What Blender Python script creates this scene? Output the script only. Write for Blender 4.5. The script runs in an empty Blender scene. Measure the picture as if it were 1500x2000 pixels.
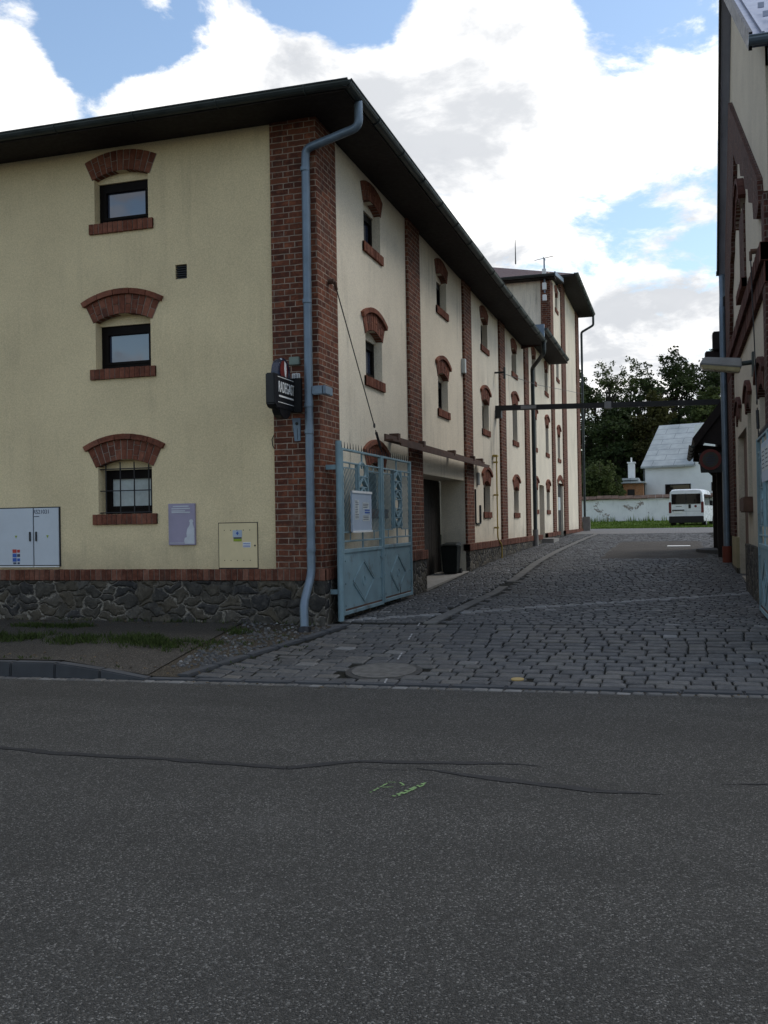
import bpy, bmesh, math, random
from mathutils import Vector, Matrix
rnd = random.Random(7)
C = bpy.context.scene.collection
R = math.radians
# ------------------------------------------------------------------ helpers
class MB:
    def __init__(s): s.v=[]; s.f=[]; s.a=[]; s.m=[]
    def add(s, vs, fs, a=None, m=0):
        n=len(s.v); s.v+= [tuple(p) for p in vs]
        if a is None: a=rnd.random()
        for f in fs: s.f.append([n+i for i in f]); s.a.append(a); s.m.append(m)
    def box(s,x0,x1,y0,y1,z0,z1,a=None,m=0):
        s.add([(x0,y0,z0),(x1,y0,z0),(x1,y1,z0),(x0,y1,z0),(x0,y0,z1),(x1,y0,z1),(x1,y1,z1),(x0,y1,z1)],
              [(0,3,2,1),(4,5,6,7),(0,1,5,4),(1,2,6,5),(2,3,7,6),(3,0,4,7)],a,m)
    def hexa(s,p,a=None,m=0):
        s.add(p,[(0,3,2,1),(4,5,6,7),(0,1,5,4),(1,2,6,5),(2,3,7,6),(3,0,4,7)],a,m)
    def quad(s,p,a=None,m=0): s.add(p,[tuple(range(len(p)))],a,m)
    def prism(s,pts,off,a=None,m=0):
        n=len(pts); o=Vector(off)
        vs=[Vector(p) for p in pts]; vs=vs+[p+o for p in vs]
        fs=[tuple(range(n-1,-1,-1)),tuple(range(n,2*n))]+[(i,(i+1)%n,n+(i+1)%n,n+i) for i in range(n)]
        s.add(vs,fs,a,m)
    def tube(s,path,r,n=10,cap=True,a=None,m=0):
        P=[Vector(p) for p in path]; vs=[]; fs=[]
        rr=r if isinstance(r,(list,tuple)) else [r]*len(P)
        up=None
        for i,p in enumerate(P):
            d=(P[min(i+1,len(P)-1)]-P[max(i-1,0)]).normalized()
            if 0<i<len(P)-1:
                d1=(P[i]-P[i-1]).normalized(); d2=(P[i+1]-P[i]).normalized(); k=1/max(.5,math.sqrt((1+d1.dot(d2))/2))
            else: k=1
            if up is None or abs(up.dot(d))>.95: up=Vector((0,0,1)) if abs(d.z)<.9 else Vector((1,0,0))
            x=d.cross(up).normalized(); y=x.cross(d).normalized(); up=y
            for j in range(n):
                t=2*math.pi*j/n; vs.append(p+(x*math.cos(t)+y*math.sin(t))*rr[i]*(1+(k-1)*.5))
        for i in range(len(P)-1):
            for j in range(n): fs.append((i*n+j,i*n+(j+1)%n,(i+1)*n+(j+1)%n,(i+1)*n+j))
        if cap: fs.append(tuple(range(n-1,-1,-1))); fs.append(tuple((len(P)-1)*n+j for j in range(n)))
        s.add(vs,fs,a,m)
    def pipe(s,path,r,n=12,b=.09):
        P=[Vector(p) for p in path]; Q=[P[0]]
        for i in range(1,len(P)-1):
            d1=(P[i-1]-P[i]); d2=(P[i+1]-P[i]); k=min(b,d1.length*.45,d2.length*.45); A=P[i]+d1.normalized()*k; B=P[i]+d2.normalized()*k
            for j in range(5):
                t=j/4; Q.append(A*(1-t)**2+P[i]*2*t*(1-t)+B*t*t)
        Q.append(P[-1]); s.tube(Q,r,n)
    def bar(s,p,q,w,h,up=(0,0,1),a=None,m=0):
        p=Vector(p);q=Vector(q);d=(q-p).normalized();u=Vector(up)
        if abs(d.dot(u))>.99: u=Vector((1,0,0))
        x=d.cross(u).normalized()*w/2; y=x.cross(d).normalized()*h/2
        s.hexa([p-x-y,p+x-y,p+x+y,p-x+y,q-x-y,q+x-y,q+x+y,q-x+y],a,m)
    def build(s,name,mat,parent=None,bevel=0,smooth=False,loc=None,seg=2):
        me=bpy.data.meshes.new(name); me.from_pydata(s.v,[],s.f)
        mats=mat if isinstance(mat,(list,tuple)) else [mat]
        for k in mats: me.materials.append(k)
        at=me.attributes.new('rnd','FLOAT','FACE'); at.data.foreach_set('value',s.a)
        me.polygons.foreach_set('material_index',s.m)
        bm=bmesh.new(); bm.from_mesh(me); bmesh.ops.recalc_face_normals(bm,faces=bm.faces)
        if bevel:
            bmesh.ops.bevel(bm,geom=[e for e in bm.edges if e.is_manifold and e.calc_face_angle(0)>.5],offset=bevel,segments=seg,affect='EDGES',clamp_overlap=True)
        bm.normal_update()
        uv=bm.loops.layers.uv.new('UVMap')
        for f in bm.faces:
            n=f.normal; ax=max(range(3),key=lambda i:abs(n[i]))
            f.smooth=smooth
            for l in f.loops:
                c=l.vert.co
                l[uv].uv=(c.y,c.z) if ax==0 else (c.x,c.z) if ax==1 else (c.x,c.y)
        bm.to_mesh(me); bm.free()
        o=bpy.data.objects.new(name,me); C.objects.link(o)
        if smooth:
            try: me.set_sharp_from_angle(angle=R(40))
            except Exception: pass
        if parent: o.parent=parent
        if parent: o.matrix_parent_inverse=root_world(parent).inverted()
        return o
def root_world(o):
    m=o.matrix_basis.copy()
    if o.parent: m=root_world(o.parent)@o.matrix_parent_inverse@m
    return m
def empty(name,loc): 
    o=bpy.data.objects.new(name,None); C.objects.link(o); o.location=loc; o.empty_display_size=.3
    return o
def tag(o,label,cat,group=None,kind=None):
    o['label']=label; o['category']=cat
    if group: o['group']=group
    if kind: o['kind']=kind
    return o
def struct(o,kind='structure'): o['kind']=kind; return o
def lin(c): 
    c=c/255.; return c/12.92 if c<=.04045 else ((c+.055)/1.055)**2.4
# ------------------------------------------------------------------ materials
class N:
    def __init__(s,name):
        s.m=bpy.data.materials.new(name); s.m.use_nodes=True; s.t=s.m.node_tree
        s.b=s.t.nodes['Principled BSDF']; s.b.inputs['Specular IOR Level'].default_value=.3
    def n(s,t,**k):
        x=s.t.nodes.new(t)
        for a,b in k.items():
            if a in x.inputs: x.inputs[a].default_value=b
            else: setattr(x,a,b)
        return x
    def l(s,a,b): s.t.links.new(a,b)
    def coord(s,uv=True):
        if uv:
            return s.n('ShaderNodeUVMap',uv_map='UVMap').outputs[0]
        return s.n('ShaderNodeTexCoord').outputs['Object']
    def noise(s,vec,scale,detail=4,rough=.55,dist=0):
        x=s.n('ShaderNodeTexNoise'); x.inputs['Scale'].default_value=scale; x.inputs['Detail'].default_value=detail
        x.inputs['Roughness'].default_value=rough; x.inputs['Distortion'].default_value=dist
        if vec is not None: s.l(vec,x.inputs['Vector'])
        return x.outputs['Fac']
    def ramp(s,fac,stops,interp='LINEAR'):
        x=s.n('ShaderNodeValToRGB'); r=x.color_ramp; r.interpolation=interp
        while len(r.elements)<len(stops): r.elements.new(.5)
        for e,(p,c) in zip(r.elements,stops): e.position=p; e.color=(c if len(c)==4 else (*c,1)) if isinstance(c,(tuple,list)) else (c,c,c,1)
        s.l(fac,x.inputs[0]); return x.outputs[0]
    def mix(s,f,a,b,mode='MIX'):
        x=s.n('ShaderNodeMix',data_type='RGBA',blend_type=mode)
        for i,v in ((0,f),(6,a),(7,b)):
            if hasattr(v,'links'): s.l(v,x.inputs[i])
            else: x.inputs[i].default_value=v if not isinstance(v,tuple) else (*v,1)[:4]
        return x.outputs[2]
    def math(s,op,a,b=0.,c=0.):
        x=s.n('ShaderNodeMath',operation=op)
        for i,v in enumerate((a,b,c)):
            if hasattr(v,'links'): s.l(v,x.inputs[i])
            else: x.inputs[i].default_value=v
        return x.outputs[0]
    def bump(s,h,strength=.5,dist=.01,prev=None):
        x=s.n('ShaderNodeBump'); x.inputs['Strength'].default_value=strength; x.inputs['Distance'].default_value=dist
        s.l(h,x.inputs['Height'])
        if prev is not None: s.l(prev,x.inputs['Normal'])
        return x.outputs[0]
    def out(s,col=None,rough=.8,nor=None,metal=0.,spec=None):
        if col is not None:
            if hasattr(col,'links'): s.l(col,s.b.inputs['Base Color'])
            else: s.b.inputs['Base Color'].default_value=(*col,1)
        if hasattr(rough,'links'): s.l(rough,s.b.inputs['Roughness'])
        else: s.b.inputs['Roughness'].default_value=rough
        if nor is not None: s.l(nor,s.b.inputs['Normal'])
        s.b.inputs['Metallic'].default_value=metal
        if spec is not None: s.b.inputs['Specular IOR Level'].default_value=spec
        return s.m
def sc(c,k): return tuple(min(1,x*k) for x in c)
M={}
def plaster(name,col,streak=.12,dark=(.1,.09,.07)):
    n=N(name); v=n.coord(False); uv=n.coord()
    c=n.ramp(n.noise(v,1.1,6,.6),[(.3,sc(col,.86)),(.7,sc(col,1.08))])
    # rain streaks: long vertical grime
    mp=n.n('ShaderNodeMapping'); mp.inputs['Scale'].default_value=(5,.35,1); n.l(uv,mp.inputs[0])
    st=n.ramp(n.noise(mp.outputs[0],1.0,5,.65),[(.5,0.),(.78,1.)])
    bl=n.ramp(n.noise(v,.45,4,.6),[(.45,0.),(.7,1.)])
    c=n.mix(n.math('MULTIPLY',n.math('MULTIPLY',st,bl),streak*3),c,dark)
    c=n.mix(.34,c,n.ramp(n.noise(v,55,3,.7),[(.3,sc(col,.45)),(.72,sc(col,1.35))]))
    zz=n.n('ShaderNodeSeparateXYZ'); n.l(v,zz.inputs[0])
    # splash dirt and damp above the plinth
    mr=n.n('ShaderNodeMapRange'); n.l(n.math('ADD',zz.outputs[2],n.math('MULTIPLY',n.noise(v,2.6,6,.7),-1.3)),mr.inputs['Value'])
    for k,x in (('From Min',.15),('From Max',.9),('To Min',.42),('To Max',0.)): mr.inputs[k].default_value=x
    c=n.mix(mr.outputs[0],c,sc(dark,1.6))
    h=n.noise(v,130,4,.7)
    return n.out(c,.95,n.bump(h,.55,.006),spec=.1)
M['plaster_f']=plaster('plaster_ochre',(.71,.585,.365),.24)
M['plaster_s']=plaster('plaster_pale',(.76,.68,.545),.45)  # side walls and tower: paler, less yellow than the front plaster
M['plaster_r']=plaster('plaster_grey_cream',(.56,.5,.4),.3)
M['plaster_b']=plaster('plaster_yellow',(.36,.31,.18),.3)
M['white_wall']=None
def brick(name,c1,c2,mortar,bw=.29,rh=.075,ms=.0065):
    n=N(name); uv=n.coord(); v=n.coord(False)
    # slight waviness of the courses
    wob=n.n('ShaderNodeVectorMath',operation='MULTIPLY_ADD'); nz=n.n('ShaderNodeTexNoise'); nz.inputs['Scale'].default_value=9.; n.l(v,nz.inputs['Vector'])
    n.l(nz.outputs['Color'],wob.inputs[0]); wob.inputs[1].default_value=(.012,.012,0); n.l(uv,wob.inputs[2])
    b=n.n('ShaderNodeTexBrick'); n.l(wob.outputs[0],b.inputs['Vector']); b.offset=.5; b.squash=.5; b.squash_frequency=2
    for k,x in (('Scale',1.),('Mortar Size',ms),('Mortar Smooth',.25),('Bias',-.05),('Brick Width',bw),('Row Height',rh)): b.inputs[k].default_value=x
    b.inputs['Color1'].default_value=(*c1,1); b.inputs['Color2'].default_value=(*c2,1); b.inputs['Mortar'].default_value=(*mortar,1)
    c=n.mix(.55,b.outputs['Color'],n.ramp(n.noise(v,14,6,.7),[(.25,(.03,.02,.018)),(.5,c1),(.78,sc(c2,1.5))]),'MIX')
    # sooty and limey patches
    c=n.mix(n.ramp(n.noise(v,1.6,5,.7),[(.52,0.),(.75,.65)]),c,(.045,.035,.032))
    c=n.mix(n.ramp(n.noise(v,2.6,6,.75),[(.58,0.),(.72,.45)]),c,(.3,.21,.15))
    c=n.mix(n.math('MULTIPLY',b.outputs['Fac'],.8),c,n.ramp(n.noise(v,6,3),[(.3,sc(mortar,.5)),(.7,sc(mortar,1.2))]))
    h=n.math('SUBTRACT',n.math('MULTIPLY',n.noise(v,45,4,.7),.5),b.outputs['Fac'])
    return n.out(c,.9,n.bump(h,.9,.014),spec=.15)
M['brick']=brick('old_brick',(.075,.027,.018),(.25,.087,.045),(.34,.27,.21))
M['brick_orange']=brick('orange_brick',(.36,.16,.07),(.48,.25,.12),(.35,.3,.25),.29)
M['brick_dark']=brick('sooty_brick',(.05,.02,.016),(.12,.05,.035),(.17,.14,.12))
def brick_attr(name,c1,c2,c3):
    n=N(name); v=n.coord(False)
    a=n.n('ShaderNodeAttribute',attribute_name='rnd').outputs['Fac']
    c=n.ramp(a,[(0,c1),(.5,c2),(1,c3)])
    c=n.mix(.5,c,n.ramp(n.noise(v,22,6,.7),[(.25,(.025,.015,.013)),(.5,c2),(.8,sc(c3,1.3))]))
    c=n.mix(n.ramp(n.noise(v,3,5,.7),[(.5,0.),(.75,.6)]),c,(.05,.035,.03))
    return n.out(c,.9,n.bump(n.noise(v,60,4,.7),.7,.008),spec=.15)
M['voussoir']=brick_attr('arch_brick',(.075,.026,.018),(.17,.06,.036),(.27,.115,.075))
M['band_brick']=brick_attr('band_brick',(.05,.02,.015),(.125,.045,.028),(.27,.14,.1))
def simple(name,col,rough=.6,metal=0.,var=.2,scale=6,spec=None,bump=0,grime=0):
    n=N(name); v=n.coord(False)
    c=n.ramp(n.noise(v,scale,5,.6),[(.3,sc(col,1-var)),(.7,sc(col,1+var))])
    if grime: c=n.mix(n.ramp(n.noise(v,scale*.7,6,.7),[(.55,0.),(.7,grime)]),c,(.06,.04,.025))
    r=n.ramp(n.noise(v,scale*2,4),[(.3,max(.05,rough-.1)),(.7,min(1,rough+.1))])
    return n.out(c,r,n.bump(n.noise(v,scale*12,4),bump,.005) if bump else None,metal,spec)
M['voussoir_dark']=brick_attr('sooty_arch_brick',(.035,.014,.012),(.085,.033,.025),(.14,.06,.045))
M['mortar']=simple('lime_mortar',(.24,.2,.165),.95,bump=.4,scale=10)
M['zinc']=simple('weathered_zinc',(.145,.19,.24),.42,.35,.2,5)
M['gutter']=simple('dark_gutter_zinc',(.045,.055,.055),.45,.3,.25,4)
M['dark']=simple('soffit_timber',(.02,.015,.014),.8,bump=.4,scale=8)
M['roofdark']=simple('roof_sheet_brown',(.07,.032,.027),.6,bump=.3)
M['black']=simple('black_plastic',(.012,.012,.014),.4,var=.1)
M['frame']=simple('window_frame_brown',(.007,.005,.0045),.6,var=.2,spec=.1)
M['steel_dark']=simple('painted_dark_steel',(.02,.02,.022),.5,bump=.2)
M['gate']=simple('blue_gate_paint',(.18,.27,.305),.55,.0,.18,4,grime=.6,bump=.2)
M['grey_paint']=simple('cabinet_grey',(.5,.54,.585),.5,var=.06,scale=3)
M['white']=simple('white_print',(.7,.7,.68),.6,var=.04)
M['paper']=simple('notice_paper',(.36,.42,.5),.5,var=.06)
M['paper2']=simple('notice_sheet',(.5,.53,.52),.6,var=.06)
M['ink']=simple('dark_print',(.05,.06,.1),.6,var=.1)
M['ink_red']=simple('red_print',(.4,.05,.04),.6,var=.1)
M['ink_blue']=simple('blue_print',(.04,.1,.35),.6,var=.1)
M['ink_green']=simple('green_print',(.25,.33,.03),.6,var=.1)
M['lilac']=simple('poster_lilac',(.30,.27,.36),.5,var=.1,scale=3)
M['lilac_light']=simple('poster_pale',(.5,.52,.56),.5,var=.1,scale=9)
M['cream_paint']=simple('meter_door_paint',(.64,.53,.32),.6,var=.07,scale=5)
M['conc']=simple('concrete',(.22,.21,.19),.9,bump=.5,scale=7)
M['conc_dark']=simple('old_concrete',(.125,.122,.115),.9,bump=.6,scale=7,var=.3)
M['kerb']=simple('kerb_stone',(.05,.053,.058),.85,bump=.5,scale=6,var=.2)
M['iron']=simple('cast_iron',(.05,.048,.045),.6,.2,.3,20,bump=.5)
M['yellow']=simple('yellow_cap',(.3,.21,.07),.5,var=.2)
M['gas']=simple('yellow_pipe',(.42,.3,.07),.5,var=.2)
M['rust']=simple('rusty_steel',(.09,.05,.035),.8,var=.35,bump=.4)
M['wood_door']=simple('brown_door',(.11,.062,.045),.7,var=.3,bump=.3,scale=5)
M['wood_dark']=simple('dark_door',(.02,.017,.015),.7,var=.3,bump=.3)
M['bin']=simple('bin_plastic',(.008,.011,.01),.65,var=.15,spec=.15)
M['redpipe']=simple('red_pipe',(.13,.03,.018),.7,var=.2)
M['curtain']=simple('net_curtain',(.42,.46,.45),.9,var=.12,scale=14)
M['rubber']=simple('tyre_rubber',(.015,.015,.015),.8)
M['van']=simple('van_white_paint',(.68,.7,.72),.3,0,.03,2,spec=.5)
M['taillight']=simple('tail_light_red',(.11,.012,.014),.3,spec=.4)
M['sign_navy']=simple('sign_navy_enamel',(.012,.018,.04),.25,spec=.6,var=.1)
M['sign_red']=simple('sign_red_enamel',(.13,.02,.016),.4,var=.15)
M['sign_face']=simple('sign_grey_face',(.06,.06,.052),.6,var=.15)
M['lens']=simple('lamp_lens',(.38,.33,.2),.3,var=.15)
M['lamp_body']=simple('lamp_grey_body',(.26,.26,.26),.5,var=.15)
M['bark']=simple('bark',(.06,.05,.04),.9,bump=.6,scale=5,var=.35)
M['metal_roof']=simple('zinc_roof_sheet',(.32,.34,.42),.38,.45,.12,2,bump=.1)
M['seal']=simple('bitumen_seal',(.013,.013,.014),.75,var=.3,scale=20)
def glass(name,col,f):
    n=N(name); v=n.coord(False)
    n.b.inputs['IOR'].default_value=f
    return n.out(col,.04,n.bump(n.noise(v,1.6,2),.06,.05),0,.5)
M['glass']=glass('double_glazing',(.045,.055,.09),2.2)
M['glass_dark']=glass('dark_glass',(.006,.007,.008),1.4)
def rubble():
    n=N('rubble_stone'); uv=n.coord(); v=n.coord(False)
    wob=n.n('ShaderNodeVectorMath',operation='MULTIPLY_ADD'); nz=n.n('ShaderNodeTexNoise'); nz.inputs['Scale'].default_value=4.5; nz.inputs['Detail'].default_value=4; n.l(v,nz.inputs['Vector'])
    n.l(nz.outputs['Color'],wob.inputs[0]); wob.inputs[1].default_value=(.3,.3,.0); n.l(uv,wob.inputs[2])
    mp=n.n('ShaderNodeMapping'); mp.inputs['Scale'].default_value=(4.0,7.2,1); n.l(wob.outputs[0],mp.inputs[0])
    e=n.n('ShaderNodeTexVoronoi',feature='DISTANCE_TO_EDGE',voronoi_dimensions='2D'); e.inputs['Scale'].default_value=1.; n.l(mp.outputs[0],e.inputs['Vector'])
    f=n.n('ShaderNodeTexVoronoi',feature='F1',voronoi_dimensions='2D'); f.inputs['Scale'].default_value=1.; n.l(mp.outputs[0],f.inputs['Vector'])
    sep=n.n('ShaderNodeSeparateColor'); n.l(f.outputs['Color'],sep.inputs[0])
    c=n.ramp(sep.outputs[0],[(0,(.022,.024,.03)),(.45,(.06,.055,.045)),(.8,(.11,.09,.06)),(1,(.13,.122,.11))])
    c=n.mix(.5,c,n.ramp(n.noise(v,9,7,.75),[(.28,(.018,.018,.018)),(.5,(.06,.055,.048)),(.75,(.2,.18,.15))]))
    mk=n.ramp(n.math('ADD',e.outputs['Distance'],n.math('MULTIPLY',n.math('SUBTRACT',n.noise(v,14,4,.7),.5),.1)),[(.0,1.),(.035,1.),(.075,0.)])
    mk2=n.math('MULTIPLY',mk,n.ramp(n.noise(v,1.7,4,.6),[(.42,.05),(.6,.75)]))
    c=n.mix(mk2,c,n.ramp(n.noise(v,25,4),[(.3,(.13,.12,.105)),(.7,(.42,.38,.32))]))
    h=n.math('ADD',n.ramp(e.outputs['Distance'],[(0,0.),(.18,.8),(.5,1.)]),n.math('MULTIPLY',n.noise(v,22,6,.75),.5))
    return n.out(c,.9,n.bump(h,.9,.055),spec=.2)
M['rubble']=rubble()
def asphalt(name,base,speck,patch=.25):
    n=N(name); v=n.coord(False)
    c=n.ramp(n.noise(v,.35,5,.6),[(.3,sc(base,1-patch)),(.7,sc(base,1+patch))])
    w=n.n('ShaderNodeTexVoronoi',feature='F1'); w.inputs['Scale'].default_value=150.; n.l(v,w.inputs['Vector'])
    s_=n.n('ShaderNodeSeparateColor'); n.l(w.outputs['Color'],s_.inputs[0])
    c=n.mix(.7,c,n.ramp(s_.outputs[0],[(0,sc(base,.35)),(.55,sc(base,.95)),(.9,sc(base,1.7)),(1,speck)]))
    c=n.mix(n.ramp(s_.outputs[1],[(.95,0.),(.965,.85)]),c,speck)
    c=n.mix(n.ramp(n.noise(v,2.2,6,.7),[(.45,0.),(.75,.35)]),c,sc(base,.45))
    h=n.math('ADD',n.math('MULTIPLY',w.outputs['Distance'],-1.),n.noise(v,160,3))
    # wheel tracks, dust: long soft bands along the carriageway
    mp=n.n('ShaderNodeMapping'); mp.inputs['Scale'].default_value=(.12,.9,1); n.l(v,mp.inputs[0])
    c=n.mix(n.ramp(n.noise(mp.outputs[0],1.0,4,.6),[(.4,0.),(.7,.45)]),c,sc(base,.55))
    c=n.mix(n.ramp(n.noise(v,.8,7,.7),[(.56,0.),(.72,.3)]),c,sc(speck,.35))
    return n.out(c,.8,n.bump(h,1.,.008),spec=.2)
M['road']=asphalt('road_asphalt',(.054,.0525,.048),(.24,.235,.22),.25)
M['pavement']=asphalt('pavement_asphalt',(.056,.051,.044),(.24,.21,.18),.4)
M['gravel']=asphalt('gravel_dirt',(.055,.046,.034),(.24,.2,.15),.4)
M['patch']=asphalt('smooth_patch',(.08,.07,.06),(.1,.09,.08),.2)
def sett():
    n=N('granite_setts'); v=n.coord(False)
    a=n.n('ShaderNodeAttribute',attribute_name='rnd').outputs['Fac']
    c=n.ramp(a,[(0,(.036,.037,.039)),(.4,(.068,.069,.072)),(.75,(.098,.095,.088)),(.88,(.12,.11,.095)),(.94,(.24,.24,.235)),(1,(.34,.35,.36))])
    c=n.mix(.45,c,n.ramp(n.noise(v,30,6,.75),[(.28,(.012,.012,.013)),(.5,(.06,.061,.062)),(.8,(.17,.167,.157))]))
    c=n.mix(n.ramp(n.noise(v,.6,4,.6),[(.5,0.),(.75,.35)]),c,(.06,.048,.034))
    return n.out(c,n.ramp(n.noise(v,9,4),[(.3,.5),(.7,.75)]),n.bump(n.noise(v,55,5,.75),.6,.01),spec=.4)
M['sett']=sett()
M['joint']=asphalt('joint_dirt',(.009,.009,.005),(.03,.026,.018),.4)
def pave_far():
    n=N('far_block_paving'); v=n.coord(False)
    b=n.n('ShaderNodeTexBrick'); n.l(v,b.inputs['Vector'])
    for k,x in (('Scale',1.),('Mortar Size',.012),('Brick Width',.24),('Row Height',.16)): b.inputs[k].default_value=x
    b.inputs['Color1'].default_value=(.16,.155,.15,1); b.inputs['Color2'].default_value=(.11,.105,.1,1); b.inputs['Mortar'].default_value=(.03,.03,.03,1)
    return n.out(n.mix(.4,b.outputs['Color'],n.ramp(n.noise(v,12,5,.7),[(.3,(.05,.05,.05)),(.7,(.2,.19,.18))])),.7)
M['pave_far']=pave_far()
def grassmat(name,c1,c2):
    n=N(name); v=n.coord(False)
    a=n.n('ShaderNodeAttribute',attribute_name='rnd').outputs['Fac']
    c=n.mix(.5,n.ramp(n.noise(v,1.5,5,.7),[(.3,c1),(.7,c2)]),n.ramp(a,[(0,sc(c1,.7)),(1,sc(c2,1.2))]))
    return n.out(c,.9,spec=.1)
M['grass']=grassmat('grass_green',(.055,.09,.015),(.13,.2,.035))
M['dry_grass']=grassmat('worn_grass',(.022,.032,.01),(.05,.07,.02))
M['lawn']=grassmat('lawn_soil',(.055,.09,.018),(.11,.16,.035))
M['ground']=grassmat('terrain_soil',(.045,.05,.022),(.08,.075,.04))
def leafmat(name,c1,c2,c3):
    n=N(name)
    a=n.n('ShaderNodeAttribute',attribute_name='rnd').outputs['Fac']; v=n.coord(False)
    c=n.mix(.35,n.ramp(a,[(0,c1),(.6,c2),(1,c3)]),n.ramp(n.noise(v,.5,3),[(.3,c1),(.7,c3)]))
    tr=n.n('ShaderNodeBsdfTranslucent'); n.l(c,tr.inputs[0])
    n.out(c,.7,spec=.15)
    mx=n.n('ShaderNodeMixShader'); mx.inputs[0].default_value=.25; n.l(n.b.outputs[0],mx.inputs[1]); n.l(tr.outputs[0],mx.inputs[2])
    n.l(mx.outputs[0],n.t.nodes['Material Output'].inputs[0]); return n.m
M['leaf']=leafmat('leaf_dark',(.018,.03,.012),(.04,.06,.02),(.075,.1,.032))
M['leaf2']=leafmat('leaf_mid',(.03,.044,.015),(.065,.088,.027),(.12,.145,.045))
M['leaf3']=leafmat('leaf_autumnal',(.03,.032,.012),(.06,.062,.02),(.1,.095,.03))
def whitewash():
    n=N('peeling_whitewash'); v=n.coord(False)
    c=n.ramp(n.noise(v,1.,5,.6),[(.3,(.66,.67,.66)),(.7,(.82,.83,.82))])
    c=n.mix(n.ramp(n.noise(v,.55,8,.72,.6),[(.585,0.),(.6,.85)]),c,n.ramp(n.noise(v,7,5),[(.3,(.12,.09,.07)),(.7,(.3,.24,.2))]))
    mp=n.n('ShaderNodeMapping'); mp.inputs['Scale'].default_value=(3,3,.4); n.l(v,mp.inputs[0])
    c=n.mix(n.ramp(n.noise(mp.outputs[0],1.2,5,.7),[(.55,0.),(.75,.4)]),c,(.2,.19,.17))
    return n.out(c,.9,n.bump(n.noise(v,20,5),.4,.02),spec=.1)
M['whitewash']=whitewash()
def houseroof():
    n=N('fibre_cement_roof'); v=n.coord(False); uv=n.coord()
    c=n.ramp(n.noise(v,.8,6,.65),[(.3,(.27,.3,.31)),(.7,(.46,.49,.49))])
    b=n.n('ShaderNodeTexBrick'); n.l(uv,b.inputs['Vector'])
    for k,x in (('Scale',1.),('Mortar Size',.025),('Brick Width',1.7),('Row Height',.6)): b.inputs[k].default_value=x
    c=n.mix(n.math('MULTIPLY',b.outputs['Fac'],.6),c,(.12,.13,.14))
    return n.out(c,.8,spec=.2)
M['houseroof']=houseroof()
def housewall():
    n=N('house_render'); v=n.coord(False)
    c=n.ramp(n.noise(v,.7,6,.65),[(.3,(.66,.68,.67)),(.7,(.78,.8,.79))])
    return n.out(c,.95,n.bump(n.noise(v,9,5),.4,.03),spec=.1)
M['housewall']=housewall()
# ------------------------------------------------------------------ camera
F=1896.0; EYE=1.6; YAW=R(16.87); PITCH=math.atan(20/F); T=.0169
fw=Vector((-math.sin(YAW)*math.cos(PITCH),math.cos(YAW)*math.cos(PITCH),math.sin(PITCH)))
r0=Vector((math.cos(YAW),math.sin(YAW),0)); u0=r0.cross(fw)
rx=r0*math.cos(T)-u0*math.sin(T); ux=r0*math.sin(T)+u0*math.cos(T)
cam=bpy.data.objects.new('camera',bpy.data.cameras.new('camera')); C.objects.link(cam)
cam.matrix_world=Matrix(((rx.x,ux.x,-fw.x,0),(rx.y,ux.y,-fw.y,0),(rx.z,ux.z,-fw.z,EYE),(0,0,0,1)))
cam.data.sensor_fit='HORIZONTAL'; cam.data.sensor_width=36; cam.data.lens=36*F/1500; cam.data.clip_end=2000; cam.data.clip_start=.05
bpy.context.scene.camera=cam
def skydir(x,y):
    a=x-750; b=1000-y; return (fw+rx*(a/F)+ux*(b/F)).normalized()
# ------------------------------------------------------------------ sky and sun
SUN_EL=R(50); SUN_AZ=R(52)      # azimuth from +Y towards +X: beyond the buildings, to the right
sun_dir=Vector((math.sin(SUN_AZ)*math.cos(SUN_EL),math.cos(SUN_AZ)*math.cos(SUN_EL),math.sin(SUN_EL)))
L=bpy.data.lights.new('sun','SUN'); L.energy=1.3; L.angle=R(25); L.color=(1,.95,.87)
so=bpy.data.objects.new('sun',L); C.objects.link(so); so.rotation_euler=sun_dir.to_track_quat('Z','Y').to_euler()
W=bpy.data.worlds.new('World'); bpy.context.scene.world=W; W.use_nodes=True; wt=W.node_tree; wt.nodes.clear()
def wn(t,**k):
    x=wt.nodes.new(t)
    for a,b in k.items():
        if a in x.inputs: x.inputs[a].default_value=b
        else: setattr(x,a,b)
    return x
def wmath(op,a,b=0.,c=0.):
    x=wn('ShaderNodeMath',operation=op)
    for i,v in enumerate((a,b,c)):
        if hasattr(v,'links'): wt.links.new(v,x.inputs[i])
        else: x.inputs[i].default_value=v
    return x.outputs[0]
def wrange(v,a,b,c,d,smooth=True):
    x=wn('ShaderNodeMapRange',interpolation_type='SMOOTHSTEP' if smooth else 'LINEAR')
    wt.links.new(v,x.inputs['Value'])
    for k,q in (('From Min',a),('From Max',b),('To Min',c),('To Max',d)): x.inputs[k].default_value=q
    return x.outputs[0]
sky=wn('ShaderNodeTexSky',sky_type='NISHITA'); sky.sun_disc=False; sky.sun_elevation=SUN_EL; sky.sun_rotation=SUN_AZ; sky.air_density=1.3; sky.dust_density=.6; sky.ozone_density=2.0
tc=wn('ShaderNodeTexCoord'); dirv=tc.outputs['Generated']
sx=wn('ShaderNodeSeparateXYZ'); wt.links.new(dirv,sx.inputs[0])
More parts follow.
